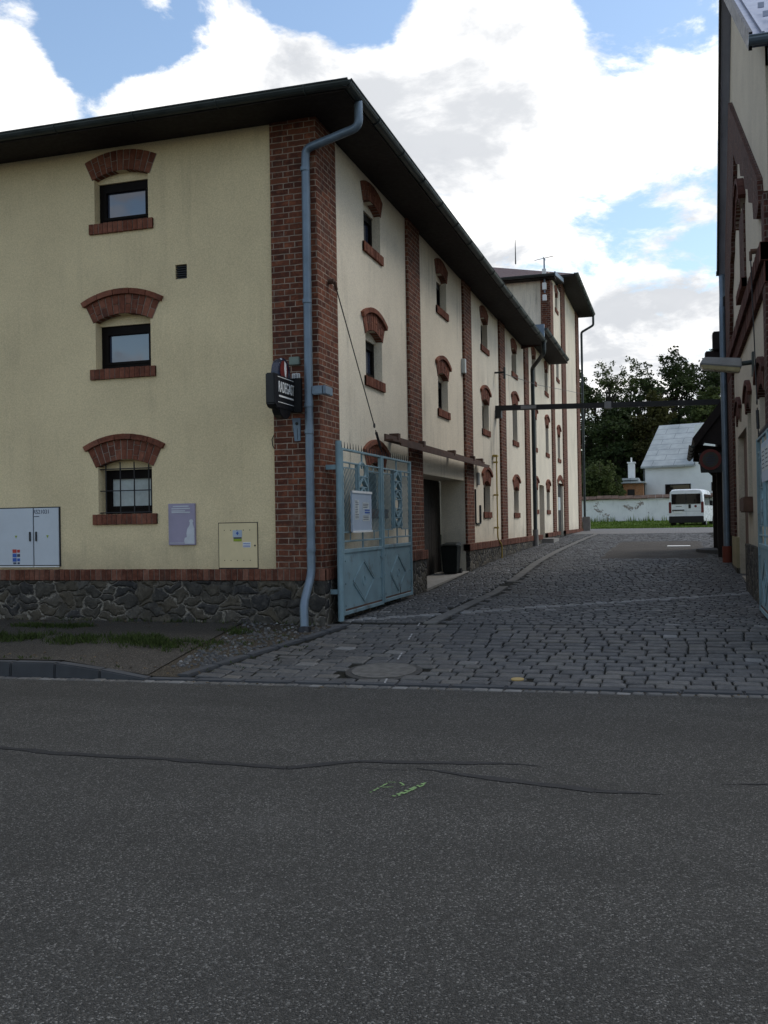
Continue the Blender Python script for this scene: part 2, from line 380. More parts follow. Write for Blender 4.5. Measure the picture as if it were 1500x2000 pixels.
# flat-ish cloud deck: project the direction on a plane overhead
den=wmath('ADD',wmath('MAXIMUM',sx.outputs[2],0.),.32)
cb=wn('ShaderNodeCombineXYZ'); wt.links.new(wmath('DIVIDE',sx.outputs[0],den),cb.inputs[0]); wt.links.new(wmath('DIVIDE',sx.outputs[1],den),cb.inputs[1]); wt.links.new(wmath('MULTIPLY',sx.outputs[2],.8),cb.inputs[2])
def wnoise(scale,det,ro,off,dist=0.):
    mp=wn('ShaderNodeMapping'); mp.inputs['Location'].default_value=off; wt.links.new(cb.outputs[0],mp.inputs[0])
    x=wn('ShaderNodeTexNoise'); x.inputs['Scale'].default_value=scale; x.inputs['Detail'].default_value=det; x.inputs['Roughness'].default_value=ro; x.inputs['Distortion'].default_value=dist
    wt.links.new(mp.outputs[0],x.inputs['Vector']); return x.outputs['Fac']
n1=wnoise(6.0,13,.64,(3.1,1.7,0),.25); n2=wnoise(3.6,10,.6,(9.2,4.4,2),.2)
total=wmath('MULTIPLY',wmath('SUBTRACT',n1,.5),3.5)
blobs=[(930,200,10,.75),(1100,330,9,.5),(1250,250,6,.35),(1130,660,8,.5),(1300,640,7,.6),(520,210,5.5,.6),(620,190,5,.6),(670,140,3.2,.55),(430,130,3.5,.5),(320,190,3.5,.6),(250,190,2.5,.45),(720,220,5,.5),(1370,130,4.5,.55),(50,240,5.0,.75),(60,120,3.2,.6),(280,30,2.5,.45),(450,10,2.0,.3),(640,0,0.1,0.),(1000,60,5,.4),
       (190,80,3.8,-.8),(290,110,2.0,-.25),(610,20,5,-.85),(380,70,3.2,-.6),(730,10,3.5,-.5),(150,20,5,-.5),(180,190,2.5,-.3),(700,50,3.2,-.45),(1230,40,5,-.75),(1060,500,4.,-.45),(1270,545,5,-.6),(1180,470,4,-.3),(1390,40,3,-.3),(1150,200,3,-.25),(1330,330,3.5,-.15)]
for x,y,r,amp in blobs:
    d=skydir(x,y); vm=wn('ShaderNodeVectorMath',operation='DOT_PRODUCT'); wt.links.new(dirv,vm.inputs[0]); vm.inputs[1].default_value=d
    total=wmath('ADD',total,wrange(vm.outputs['Value'],math.cos(R(r)),1,0,amp))
total=wmath('ADD',total,-.03)
mask=wrange(total,-.2,.36,0,1)
glow=wn('ShaderNodeVectorMath',operation='DOT_PRODUCT'); wt.links.new(dirv,glow.inputs[0]); glow.inputs[1].default_value=sun_dir
bright=wmath('MULTIPLY',wrange(glow.outputs['Value'],-.6,1,.66,1.22,False),wrange(n2,.40,.59,1.2,.62))
dense=wrange(total,.3,1.0,.98,1.02)
cc=wn('ShaderNodeCombineColor'); bb=wmath('MULTIPLY',bright,dense)
wt.links.new(wmath('MULTIPLY',bb,1.0),cc.inputs[0]); wt.links.new(wmath('POWER',bb,.92),cc.inputs[1]); wt.links.new(wmath('POWER',bb,.8),cc.inputs[2])
bg1=wn('ShaderNodeBackground'); hs=wn('ShaderNodeHueSaturation'); hs.inputs['Saturation'].default_value=.98; wt.links.new(sky.outputs[0],hs.inputs['Color']); wt.links.new(hs.outputs[0],bg1.inputs[0]); bg1.inputs[1].default_value=.155
bg2=wn('ShaderNodeBackground'); wt.links.new(cc.outputs[0],bg2.inputs[0]); bg2.inputs[1].default_value=1.0
mx=wn('ShaderNodeMixShader'); wt.links.new(mask,mx.inputs[0]); wt.links.new(bg1.outputs[0],mx.inputs[1]); wt.links.new(bg2.outputs[0],mx.inputs[2])
wo=wn('ShaderNodeOutputWorld'); wt.links.new(mx.outputs[0],wo.inputs[0])
vs=bpy.context.scene.view_settings; vs.view_transform='Standard'; vs.look='None'; vs.exposure=0.18; vs.gamma=1
try: bpy.context.scene.display_settings.display_device='sRGB'
except Exception: pass
# ------------------------------------------------------------------ ground heights
PROF=[(-1e3,.1),(8.6,.1),(10.2,.22),(11.6,.34),(14,.37),(16.5,.39),(19.6,.52),(22,.63),(27,.75),(32,.85),(36,.93),(46,1.05),(52,1.06),(57.5,1.075),(70,1.37),(110,2.2),(1e3,6)]
def sstep(a,b,x):
    t=max(0,min(1,(x-a)/(b-a))); return t*t*(3-2*t)
def prof(y):
    for (a,p),(b,q) in zip(PROF,PROF[1:]):
        if y<=b: return p+(q-p)*(y-a)/(b-a)
def roadedge(x): return 8.63+.05*x
def kt(x): return .25-.135*sstep(-5.95,-4.95,x)
def G(x,y):
    a=prof(y)
    if x<-4.0 and y<14:
        if y<roadedge(x): return .1
        t=min(1,(y-roadedge(x))/(11.4-roadedge(x))); p=kt(x)*(1-t)+.345*t
        k=1-sstep(-4.6,-4.0,x)
        a=a*(1-k)+p*k
    return a
def sheet(name,mat,xs,ys,dz,fn=None):
    mb=MB(); nx=len(xs)
    mb.v=[(x,(fn(x,y) if fn else y),G(x,(fn(x,y) if fn else y))+dz) for y in ys for x in xs]
    for j in range(len(ys)-1):
        for i in range(nx-1):
            mb.f.append([j*nx+i,j*nx+i+1,(j+1)*nx+i+1,(j+1)*nx+i]); mb.a.append(rnd.random()); mb.m.append(0)
    return struct(mb.build(name,mat,smooth=True))
def fr(a,b,n): return [a+(b-a)*i/n for i in range(n+1)]
sheet('ground',M['ground'],[-400,-120,-40,-20,-12,-8,-6,-5.4,-5,-4.6,-4.3,-4,-2,0,2,6,20,60,160,400],[-300,-60,-20,0,4,8.0]+[8.8+.6*i for i in range(10)]+[16.5,19.6,22,27,32,36,46,52,58,64,70,80,110,200,400,900],-.09)
mb=MB(); xs=fr(-60,60,60)
for a,b in zip(xs,xs[1:]): mb.quad([(a,-30,.1),(b,-30,.1),(b,roadedge(b),.1),(a,roadedge(a),.1)])
struct(mb.build('road',M['road']))
# pavement left of the entrance
px=[-40,-20,-14]+fr(-11,-5.5,11); 
mb=MB()
for a,b in zip(px,px[1:]):
    for c,d in zip(fr(0,1,6),fr(0,1,6)[1:]):
        q=[]
        for x,t in ((a,c),(b,c),(b,d),(a,d)):
            y0=roadedge(x)+.15; xx=x
            if x==-5.5: xx=-5.05-.32*t      # the edge leans along the entrance
            y=y0+(11.40-y0)*t; q.append((xx,y,G(xx,y)+.003))
        mb.quad(q)
struct(mb.build('pavement',M['pavement']))
# strip of dirt and gravel between pavement and setts
mb=MB()
for c,d in zip(fr(0,1,8),fr(0,1,8)[1:]):
    for i in range(4):
        q=[]
        for s,t in ((i/4,c),((i+1)/4,c),((i+1)/4,d),(i/4,d)):
            y=roadedge(-4.9)+.13+(11.5-roadedge(-4.9)-.13)*t; xl=-5.05-.32*t; xr=-4.72+.72*t; x=xl+(xr-xl)*s
            q.append((x,y,G(x,y)-.004))
        mb.quad(q)
struct(mb.build('gravel_strip',M['gravel']))
# edging stones of the apron
mb=MB()
for c,d in zip(fr(0,1,6),fr(0,1,6)[1:]):
    pts=[]
    for t in (c+.004,d-.004):
        y=roadedge(-4.7)+.15+(11.5-roadedge(-4.7)-.15)*t; x=-4.70+.72*t
        pts.append((x,y))
    (xa,ya),(xb,yb)=pts
    za=G(xa,ya)-.06; zb=G(xb,yb)-.06
    mb.hexa([(xa-.06,ya,za),(xa+.06,ya,za),(xb+.06,yb,zb),(xb-.06,yb,zb),(xa-.06,ya,za+.072),(xa+.06,ya,za+.072),(xb+.06,yb,zb+.072),(xb-.06,yb,zb+.072)])
struct(mb.build('edging_stones',M['kerb'],bevel=.008))
# kerb: full height on the left, dropping towards the entrance
mb=MB(); x=-41.0
def kt(x): return .25-.135*sstep(-5.95,-4.95,x)
segs=[]
while x<12:
    w=1.0 if x<-7 else .5; segs.append((x,x+w)); x+=w
for a,b in segs:
    y0=roadedge(a);y1=roadedge(b); j=.004
    za,zb=kt(a),kt(b)
    mb.hexa([(a+j,y0,.0),(b-j,y1,.0),(b-j,y1+.15,.0),(a+j,y0+.15,.0),(a+j,y0+.012,za),(b-j,y1+.012,zb),(b-j,y1+.15,zb),(a+j,y0+.15,za)])
struct(mb.build('kerb',M['kerb'],bevel=.012))
X0L=-4.2
# setts ---------------------------------------------------------------
def stone(mb,x0,x1,y0,y1,a,dz=0.,j=.011,h=.03,fn=G):
    tx=rnd.uniform(-.004,.004); ty=rnd.uniform(-.004,.004); dz+=rnd.uniform(-.004,.004); jx=j*.7; jy=j*1.15
    jit=lambda s:rnd.uniform(-s,s)
    ring=[]
    c=[(x0+jx,y0+jy),(x1-jx,y0+jy),(x1-jx,y1-jy),(x0+jx,y1-jy)]
    c=[(x+jit(.006),y+jit(.004)) for x,y in c]
    cx=(x0+x1)/2; cy=(y0+y1)/2
    def lev(k,z):
        for x,y in c:
            xx=cx+(x-cx)*k; yy=cy+(y-cy)*k
            ring.append((xx,yy,fn(xx,yy)+dz+z+tx*(xx-cx)/.1+ty*(yy-cy)/.1))
    kx=min(x1-x0,y1-y0)
    lev(1,-h); lev(1,-.008); lev(1-.005/kx*2,-.003); lev(1-.013/kx*2,.002)
    fs=[(12,13,14,15)]
    for r_ in range(3):
        for i in range(4): fs.append((r_*4+i,r_*4+(i+1)%4,r_*4+4+(i+1)%4,r_*4+4+i))
    mb.add(ring,fs,a)
sm=MB()
def aleft(y): return -4.64+.72*(y-8.6)/2.9 if y<11.5 else -4.22
def skip(x,y):
    if (x+2.8)**2+(y-9.14)**2<.40**2: return True
    if (x+1.45)**2+(y-8.93)**2<.09**2: return True
    if -1.75<x<.6 and 23.3<y<31.9: return True
    if y>11.6 and abs(x-strip_x(y))<.14: return True
    return False
def strip_x(y): return -2.98-.2*sstep(14,28,y)
def arcy(x): return 14.91+.865*(x+.57)
y=8.80
while y<40.2:
    big=y<11.55
    edge=11.55<=y<11.72
    h=rnd.uniform(.145,.178) if big else (.17 if edge else rnd.uniform(.108,.135))
    x=aleft(y)+rnd.uniform(-.0,.05); xe=7.0 if y<11.55 else (1.25 if y<22 else .98)
    while x<xe:
        w=rnd.uniform(.16,.27) if big else (rnd.uniform(.22,.36) if edge else rnd.uniform(.12,.2))
        yy=y+.05*x if big else y
        cx,cy=x+w/2,yy+h/2
        if cy>roadedge(cx)+.17 and not skip(cx,cy):
            a=rnd.random()**1.1*(.88 if big else .62)
            if rnd.random()<(.012 if big else .02): a=rnd.choice([.91,.93,.95])
            if edge: a=rnd.choice([.90,.92,.935,.945,.965,1.0,.985])
            if y>11.7 and abs(cy-arcy(cx))<.17: a=rnd.choice([.93,.945,.96,.975,.99])
            stone(sm,x,x+w,yy,yy+h,a)
        x+=w
    y+=h
struct(sm.build('cobblestones',M['sett']))
mb=MB(); ys=fr(8.6,11.6,10)+fr(12,40.4,44)
for a,b in zip(ys,ys[1:]):
    xl0,xl1=aleft(a)-.1,aleft(b)-.1; xr=7.2 if b<=11.7 else 1.4
    xs0=fr(0,1,14)
    for c,d in zip(xs0,xs0[1:]):
        p=[(xl0+(xr-xl0)*c,a),(xl0+(xr-xl0)*d,a),(xl1+(xr-xl1)*d,b),(xl1+(xr-xl1)*c,b)]
        mb.quad([(x,max(yv,roadedge(x)+.1),G(x,max(yv,roadedge(x)+.1))-.017) for x,yv in p])
struct(mb.build('paving_bed',M['joint']))
# two rows of small setts as gutter along the road
mb=MB(); x=-40
while x<12:
    w=rnd.uniform(.1,.17)
    yb=roadedge(x+w/2)
    stone(mb,x,x+w,yb-.125,yb-.012,rnd.choice([.5,.7,.85,.9,.93]),.0,.006,.03,lambda x,y:.106)
    x+=w
struct(mb.build('gutter_setts',M['sett']))
# pale slab line along the alley
mb=MB(); y=11.7
while y<40.3:
    l=rnd.uniform(.7,.95); y1=y+l
    if rnd.random()<.97:
        xa,xb=strip_x(y),strip_x(y1)
        za,zb=G(-2,y),G(-2,y1)
        mb.hexa([(xa-.085,y+.006,za-.04),(xa+.085,y+.006,za-.04),(xb+.085,y1-.006,zb-.04),(xb-.085,y1-.006,zb-.04),(xa-.085,y+.006,za+.004),(xa+.085,y+.006,za+.004),(xb+.085,y1-.006,zb+.004),(xb-.085,y1-.006,zb+.004)])
    y=y1
struct(mb.build('slab_line',M['conc_dark'],bevel=.006))
mb=MB()
for a,b in zip(fr(23.25,31.95,12),fr(23.25,31.95,12)[1:]): mb.quad([(-1.8,a,G(0,a)+.001),(.65,a,G(0,a)+.001),(.65,b,G(0,b)+.001),(-1.8,b,G(0,b)+.001)])
struct(mb.build('asphalt_patch',M['patch']))
mb=MB()
for a,b in zip(fr(40.1,52.2,12),fr(40.1,52.2,12)[1:]):
    l=-4.3 if b<46.2 else -30
    mb.quad([(l,a,G(0,a)+.002),(14,a,G(0,a)+.002),(14,b,G(0,b)+.002),(l,b,G(0,b)+.002)])
struct(mb.build('yard_paving',M['pave_far']))
mb=MB(); mb.box(-.32,.3,28.2,28.9,prof(28.5)-.03,prof(28.9)+.012); struct(mb.build('pale_slab',M['white']))
# lawn
sheet('lawn',M['lawn'],fr(-40,40,16),[52.2,56,60,65,70,74],.004)
mb=MB()
for i in range(15000):
    x=rnd.uniform(-8,5); y=52.2+18*rnd.random()**1.5; h=rnd.uniform(.04,.1); a=rnd.uniform(0,6.28); w=.03
    if y>68.9 and math.sin(x*2.1)+math.sin(x*5.3)>-.3: h*=rnd.uniform(1,7)
    z=G(x,y); dx,dy=math.cos(a)*w,math.sin(a)*w; lx,ly=rnd.uniform(-.06,.06),rnd.uniform(-.06,.06)
    mb.quad([(x-dx,y-dy,z),(x+dx,y+dy,z),(x+lx,y+ly,z+h)])
tag(mb.build('grass',M['grass']),'strip of green grass in front of the whitewashed boundary wall','grass',kind='stuff')
# grass and weeds on the pavement
def tuft(mb,x,y,n,s,h):
    for i in range(n):
        px_=x+rnd.gauss(0,s); py=y+rnd.gauss(0,s*.6); a=rnd.uniform(0,6.28); w=rnd.uniform(.003,.006); hh=h*rnd.uniform(.4,1.2)
        z=G(px_,py)+.002; dx,dy=math.cos(a)*w,math.sin(a)*w; lx,ly=rnd.gauss(0,.5)*hh,rnd.gauss(0,.5)*hh
        mb.add([(px_-dx,py-dy,z),(px_+dx,py+dy,z),(px_+lx*.4+dx*.8,py+ly*.4+dy*.8,z+hh*.6),(px_+lx*.4-dx*.8,py+ly*.4-dy*.8,z+hh*.6),(px_+lx,py+ly,z+hh)],[(0,1,2,3),(3,2,4)])
mb=MB()
for i in range(520): 
    x=-9.5+4.3*rnd.random()**.8
    if math.sin(x*7.3)+math.sin(x*3.1+1)+.6*math.sin(x*17)<rnd.uniform(-1.6,.4): continue
    tuft(mb,x,9.75+rnd.gauss(0,.16)+.05*math.sin(x*5)-.02*(x+7),14,.05,.03+.06*rnd.random())
for i in range(90): tuft(mb,rnd.uniform(-8.3,-7.2),10.75+rnd.gauss(0,.08),12,.05,.05)
for i in range(70): tuft(mb,rnd.uniform(-5.5,-5.0),10.0+rnd.gauss(0,.12),7,.04,.035)
for i in range(26): tuft(mb,-5.12+rnd.gauss(0,.09),10.75+rnd.gauss(0,.09),12,.05,.05)
for i in range(60): 
    x=rnd.uniform(-12,-5.3); tuft(mb,x,roadedge(x)+.2+rnd.gauss(0,.03),6,.03,.03)
for i in range(60): tuft(mb,rnd.uniform(-12,-4.4),11.3,5,.04,.06)
for i in range(45): tuft(mb,-4.55+rnd.gauss(0,.25),10.2+rnd.gauss(0,.6),4,.04,.03)
tag(mb.build('pavement_grass',M['dry_grass']),'worn grass growing in a strip along the left pavement','grass',kind='stuff')
mb=MB()
for i in range(500):
    t=rnd.random(); y=8.9+2.5*t; x=-5.0-.3*t+rnd.random()*(.3+1.0*t); s=rnd.uniform(.008,.022); z=G(x,y)-.002
    mb.hexa([(x-s,y-s,z),(x+s,y-s*.7,z),(x+s*.8,y+s,z),(x-s,y+s*.8,z),(x-s*.5,y-s*.5,z+s),(x+s*.5,y-s*.4,z+s*.9),(x+s*.4,y+s*.5,z+s),(x-s*.5,y+s*.4,z+s*.8)])
tag(mb.build('gravel',M['sett']),'loose gravel and dirt beside the cobbled entrance','gravel',kind='stuff')
mb=MB()
for i in range(620):
    k=rnd.random()
    if k<.35: x=rnd.uniform(-11,-4.6); y=11.3-abs(rnd.gauss(0,.25))
    elif k<.6: x=rnd.uniform(-12,-4.5); y=roadedge(x)+.2+abs(rnd.gauss(0,.2))
    elif k<.8: y=rnd.uniform(11.8,30); x=X0L+abs(rnd.gauss(0,.18))
    else: x=rnd.uniform(-6,3); y=roadedge(x)-abs(rnd.gauss(0,.14))-.02
    z=(G(x,y) if y>roadedge(x) else .1)+.008; q=rnd.uniform(.008,.022); t=rnd.uniform(0,6.28); c_,s_=math.cos(t)*q,math.sin(t)*q
    mb.quad([(x-c_,y-s_,z),(x+s_*.5,y-c_*.5,z+q*rnd.uniform(0,.6)),(x+c_,y+s_,z+.002),(x-s_*.5,y+c_*.5,z+q*rnd.uniform(0,.6))])
tag(mb.build('leaf_litter',simple('dry_leaves',(.1,.07,.035),.9,var=.5,scale=30)),'scattered dry leaves and crumbs along the wall base and kerb','litter',kind='stuff')
# manhole, valve cap, road marks
def disc(mb,x,y,z,r,h,n=28,a=None,r1=None):
    r1=r1 or r
    lo=[(x+r*math.cos(6.2832*i/n),y+r*math.sin(6.2832*i/n),z) for i in range(n)]; hi=[(x+r1*math.cos(6.2832*i/n),y+r1*math.sin(6.2832*i/n),z+h) for i in range(n)]
    mb.add(lo+hi,[tuple(range(n,2*n))]+[(i,(i+1)%n,n+(i+1)%n,n+i) for i in range(n)],a)
def tilt_disc(mb,x,y,r,z0,z1,n=32):
    lo=[];hi=[]
    for i in range(n):
        a=6.2832*i/n; px_,py=x+r*math.cos(a),y+r*math.sin(a); lo.append((px_,py,G(px_,py)+z0)); hi.append((px_,py,G(px_,py)+z1))
    mb.add(lo+hi,[tuple(range(n,2*n))]+[(i,(i+1)%n,n+(i+1)%n,n+i) for i in range(n)])
mh=MB(); tilt_disc(mh,-2.8,9.14,.38,-.05,.0); mhole=mh.build('manhole_cover',M['iron']); tag(mhole,'round manhole cover with concrete fill set in the cobbles','manhole cover')
mh=MB(); tilt_disc(mh,-2.8,9.14,.32,-.02,.008); mh.build('concrete_fill',simple('cover_concrete',(.1,.096,.088),.9,var=.35,scale=14,bump=.5),mhole)
mh=MB(); tilt_disc(mh,-1.45,8.93,.085,-.05,.004); vc=mh.build('valve_cap',M['iron']); tag(vc,'small round valve cap with yellow centre in the cobbles','valve cap')
mh=MB(); tilt_disc(mh,-1.45,8.93,.06,0,.012); mh.build('yellow_centre',M['yellow'],vc)
def ribbon(name,mat,pts,w,z=.1,dz=.004,zf=None):
    mb=MB(); P=[Vector(p) for p in pts]; Q=[]
    for p,q in zip(P,P[1:]):
        n=max(1,int((q-p).length/.12))
        for i in range(n): Q.append(p+(q-p)*i/n)
    Q.append(P[-1]); Q=[p+Vector((0,rnd.gauss(0,.006))) for p in Q]
    for i in range(len(Q)-1):
        d=(Q[i+1]-Q[i]).normalized(); nrm=Vector((-d.y,d.x)); w0=w*rnd.uniform(.55,1)*.5
        e0=w*min(1,i/4+.15)*.5; e1=w*min(1,(len(Q)-2-i)/4+.15)*.5; ww=min(w0,e0,e1)
        zz=lambda p:(zf(p.x,p.y) if zf else z)+dz
        a,b,c,dd=Q[i]-nrm*ww,Q[i+1]-nrm*ww,Q[i+1]+nrm*ww,Q[i]+nrm*ww
        mb.quad([(p.x,p.y,zz(p)) for p in (a,b,c,dd)])
    return mb
cr=ribbon('c',None,[(-7.5,5.75),(-4.48,5.61),(-3.98,5.55),(-3.27,5.57),(-2.33,5.54),(-1.95,5.8),(-1.48,5.87),(-1.09,5.94),(-.85,5.93)],.085)
c2=ribbon('c',None,[(-1.55,5.72),(-1.26,5.64),(-.94,5.55),(-.47,5.46),(-.1,5.47)],.09); cr.v+= []; n0=len(cr.v)
for f,a in zip(c2.f,c2.a): cr.f.append([i+n0 for i in f]); cr.a.append(a); cr.m.append(0)
cr.v+=c2.v
for pts,w in (([(-2.0,5.66),(-1.75,5.63),(-1.45,5.68)],.02),([(.2,5.75),(.9,5.95),(2,6.05)],.05)):
    c3=ribbon('c',None,pts,w); n0=len(cr.v)
    for f,a in zip(c3.f,c3.a): cr.f.append([i+n0 for i in f]); cr.a.append(a); cr.m.append(0)
    cr.v+=c3.v
struct(cr.build('road_crack_seal',M['seal']))
chalk=simple('green_chalk',(.15,.24,.1),.9,var=.5,scale=70)
mb=MB()
def stroke(pts,w):
    P=[Vector(p) for p in pts]
    for p,q in zip(P,P[1:]):
        n=max(1,int((q-p).length/.02))
        for i in range(n):
            if rnd.random()<.22: continue
            a=p+(q-p)*i/n; b=p+(q-p)*(i+.9)/n; d=(q-p).normalized(); nn=Vector((-d.y,d.x))*w*rnd.uniform(.3,.7)
            mb.quad([(v.x,v.y,.105) for v in (a-nn,b-nn,b+nn,a+nn)])
# P and 1 sprayed at the kerb side, written away from the viewer
stroke([(-1.665,5.13),(-1.625,5.34)],.012); stroke([(-1.65,5.36),(-1.56,5.37),(-1.52,5.32),(-1.57,5.27),(-1.63,5.25)],.012)
stroke([(-1.52,5.09),(-1.415,5.40)],.02); stroke([(-1.50,5.09),(-1.405,5.38)],.014)
struct(mb.build('road_marking',chalk))
mb=MB()
for a,b in (((-2.63,8.60),(-2.66,8.78)),((-2.79,9.6),(-2.84,9.95)),((-2.95,10.6),(-3.0,10.95)),((-3.05,11.4),(-3.08,11.6))):
    n=3
    for i in range(n):
        p=Vector(a)+(Vector(b)-Vector(a))*i/n; q=Vector(a)+(Vector(b)-Vector(a))*(i+.8)/n
        mb.quad([(p.x-.009,p.y,G(p.x,p.y)+.014),(p.x+.009,p.y,G(p.x,p.y)+.014),(q.x+.009,q.y,G(q.x,q.y)+.014),(q.x-.009,q.y,G(q.x,q.y)+.014)])
struct(mb.build('white_paint_line',simple('worn_white_paint',(.3,.3,.3),.9,var=.5,scale=60)))
# ------------------------------------------------------------------ facade toolkit
class Plane:
    """u runs along the wall, z up, d outwards"""
    def __init__(s,kind,base): s.k=kind; s.b=base
    def p(s,u,z,d=0.):
        if s.k=='front': return (u,s.b-d,z)
        if s.k=='side': return (s.b+d,u,z)
        return (s.b-d,u,z)           # 'facing' : looks towards -X
    def box(s,mb,u0,u1,z0,z1,d0,d1,a=None,m=0):
        P=s.p; mb.hexa([P(u0,z0,d0),P(u1,z0,d0),P(u1,z0,d1),P(u0,z0,d1),P(u0,z1,d0),P(u1,z1,d0),P(u1,z1,d1),P(u0,z1,d1)],a,m)
    def poly(s,mb,pts,d0,d1,a=None,m=0):
        f=[Vector(s.p(u,z,d0)) for u,z in pts]; o=Vector(s.p(0,0,d1))-Vector(s.p(0,0,d0)); mb.prism(f,o,a,m)
def wall(pl,u0,u1,z0,z1,holes,d=0.,depth=.3,mb=None):
    mb=mb or MB()
    us=sorted({u0,u1,*[h[0] for h in holes],*[h[1] for h in holes]}); zs=sorted({z0,z1,*[h[2] for h in holes],*[h[3] for h in holes]})
    us=[u for u in us if u0<=u<=u1]; zs=[z for z in zs if z0<=z<=z1]
    for a,b in zip(us,us[1:]):
        for c,e in zip(zs,zs[1:]):
            um,zm=(a+b)/2,(c+e)/2
            if any(h[0]<um<h[1] and h[2]<zm<h[3] for h in holes): continue
            mb.quad([pl.p(a,c,d),pl.p(b,c,d),pl.p(b,e,d),pl.p(a,e,d)],.5)
    for h in holes:
        a,b,c,e=h[:4]; dd=h[4] if len(h)>4 else depth
        for q in (((a,c),(a,e)),((b,c),(b,e)),((a,c),(b,c)),((a,e),(b,e))):
            (ua,za),(ub,zb)=q; mb.quad([pl.p(ua,za,d),pl.p(ub,zb,d),pl.p(ub,zb,d-dd),pl.p(ua,za,d-dd)],.5)
    return mb
def arch_mesh(pl,uc,hw,zs,rise,ring,d0,d1,hood=0.,nb=None,flip=False):
    """segmental arch of single bricks; returns (mortar, bricks) builders"""
    Rr=(hw*hw+rise*rise)/(2*rise); zc=zs+rise-Rr; th=math.asin(min(1,hw/Rr)); th*=1.03
    mo=MB(); br=MB(); n=nb or max(7,int(2*Rr*th/.078))
    def pt(r,t): return (uc+r*math.sin(t),zc+r*math.cos(t))
    def sector(mb,ra,rb,ta,tb,da,db,a=None):
        k=2
        pts=[pt(ra,ta+(tb-ta)*i/k) for i in range(k+1)]+[pt(rb,tb+(ta-tb)*i/k) for i in range(k+1)]
        pl.poly(mb,pts,da,db,a)
    K=8
    for i in range(K): sector(mo,Rr+.004,Rr+ring-.004,-th+2*th*i/K,-th+2*th*(i+1)/K,d0,d1-.008)
    for i in range(n):
        ta=-th+2*th*i/n; tb=-th+2*th*(i+1)/n; g=.005/Rr; dj=d1+rnd.uniform(-.004,.004)
        if i%2: cuts=[0,ring]
        else: cuts=[0,ring*.5,ring]
        if ring>.2 and i%2: cuts=[0,ring*.25,ring*.75,ring] if rnd.random()<.35 else [0,ring]
        for ra,rb in zip(cuts,cuts[1:]): sector(br,Rr+ra+.003,Rr+rb-.003,ta+g,tb-g,d0+.01,dj)
    if hood:
        m=max(5,int(2*(Rr+ring)*th/.2)); th2=th*1.05
        for i in range(m):
            ta=-th2+2*th2*i/m; tb=-th2+2*th2*(i+1)/m
            sector(br,Rr+ring,Rr+ring+hood,ta+.003,tb-.003,d0,d1+.035)
    return mo,br
def soldier(pl,mb,mo,u0,u1,z0,z1,d0,d1,w=.075):
    n=max(1,round((u1-u0)/w)); s=(u1-u0)/n
    pl.box(mo,u0+.004,u1-.004,z0+.004,z1-.004,d0,d1-.01)
    for i in range(n):
        e=rnd.uniform(-.004,.004)
        pl.box(mb,u0+i*s+.004,u0+(i+1)*s-.004,z0+rnd.uniform(-.002,.002),z1+rnd.uniform(-.002,.002),d0+.012,d1+e)
def window(pl,parent,uc,w,zsill,zspring,rise,depth,ring=.27,hood=0.,base=0.,style='plain',infill=None,sill_h=.14):
    """base: offset of the plaster face; zsill: top of the brick sill. returns the hole"""
    hw=w/2; b=base
    fr_=MB(); ft=.075; zt=zspring-.03; zb=zsill+.0; d0=b-depth-.06; d1=b-depth
    pl.box(fr_,uc-hw,uc-hw+ft,zb,zt,d0,d1); pl.box(fr_,uc+hw-ft,uc+hw,zb,zt,d0,d1)
    pl.box(fr_,uc-hw+ft,uc+hw-ft,zb,zb+ft,d0,d1); pl.box(fr_,uc-hw+ft,uc+hw-ft,zt-ft*1.1,zt,d0,d1)
    # inner sash
    k=ft+.035
    for q in ((uc-hw+ft,uc-hw+k,zb+ft,zt-ft*1.1),(uc+hw-k,uc+hw-ft,zb+ft,zt-ft*1.1)): pl.box(fr_,*q,d0,d1+.012)
    for q in ((uc-hw+k,uc+hw-k,zb+ft,zb+k),(uc-hw+k,uc+hw-k,zt-k-.01,zt-ft*1.1)): pl.box(fr_,*q,d0,d1+.012)
    f=fr_.build('window',M['frame'],parent)
    g=MB(); pl.box(g,uc-hw+.05,uc+hw-.05,zb+.05,zt-.05,d0+.012,d0+.03); g.build('pane',M['glass'] if style!='dark' else M['glass_dark'],f)
    inf=MB(); pl.box(inf,uc-hw-.01,uc+hw+.01,zt,zspring+rise+.02,b-depth-.08,b-depth+.03); inf.build('lintel',infill or M['plaster_f'],f)
    mo,br=arch_mesh(pl,uc,hw+.015,zspring,rise,ring,b-.11,b+.014,hood)
    a=br.build('arch',M['voussoir'],f,bevel=.004,seg=1); mo.build('mortar',M['mortar'],f)
    s=MB(); sm_=MB(); soldier(pl,s,sm_,uc-hw-.08,uc+hw+.08,zsill-sill_h,zsill,b-.13,b+.035); s.build('sill',M['voussoir'],f,bevel=.004,seg=1); sm_.build('sill_mortar',M['mortar'],f)
    if style=='bars':
        cu=MB(); pl.box(cu,uc-hw+.06,uc+hw-.06,zb+.06,zt-.06,d0+.034,d0+.04); cu.build('curtain',M['curtain'],f)
        gr=MB(); dz=b-.06
        for i in (.1,.37,.63,.9):
            u=uc-hw+w*i; gr.tube([pl.p(u,zb,dz),pl.p(u,zspring+rise*.7,dz)],.009,6)
        for z in (zb+.02,zb+(zspring-zb)*.5,zspring-.02): gr.tube([pl.p(uc-hw,z,dz+.012),pl.p(uc+hw,z,dz+.012)],.008,6)
        gr.build('grille',M['steel_dark'],f)
    return (uc-hw,uc+hw,zsill,zspring+rise,depth+.05)
X0=-4.27; Y0=11.39
FR=Plane('front',Y0); SD=Plane('side',X0)
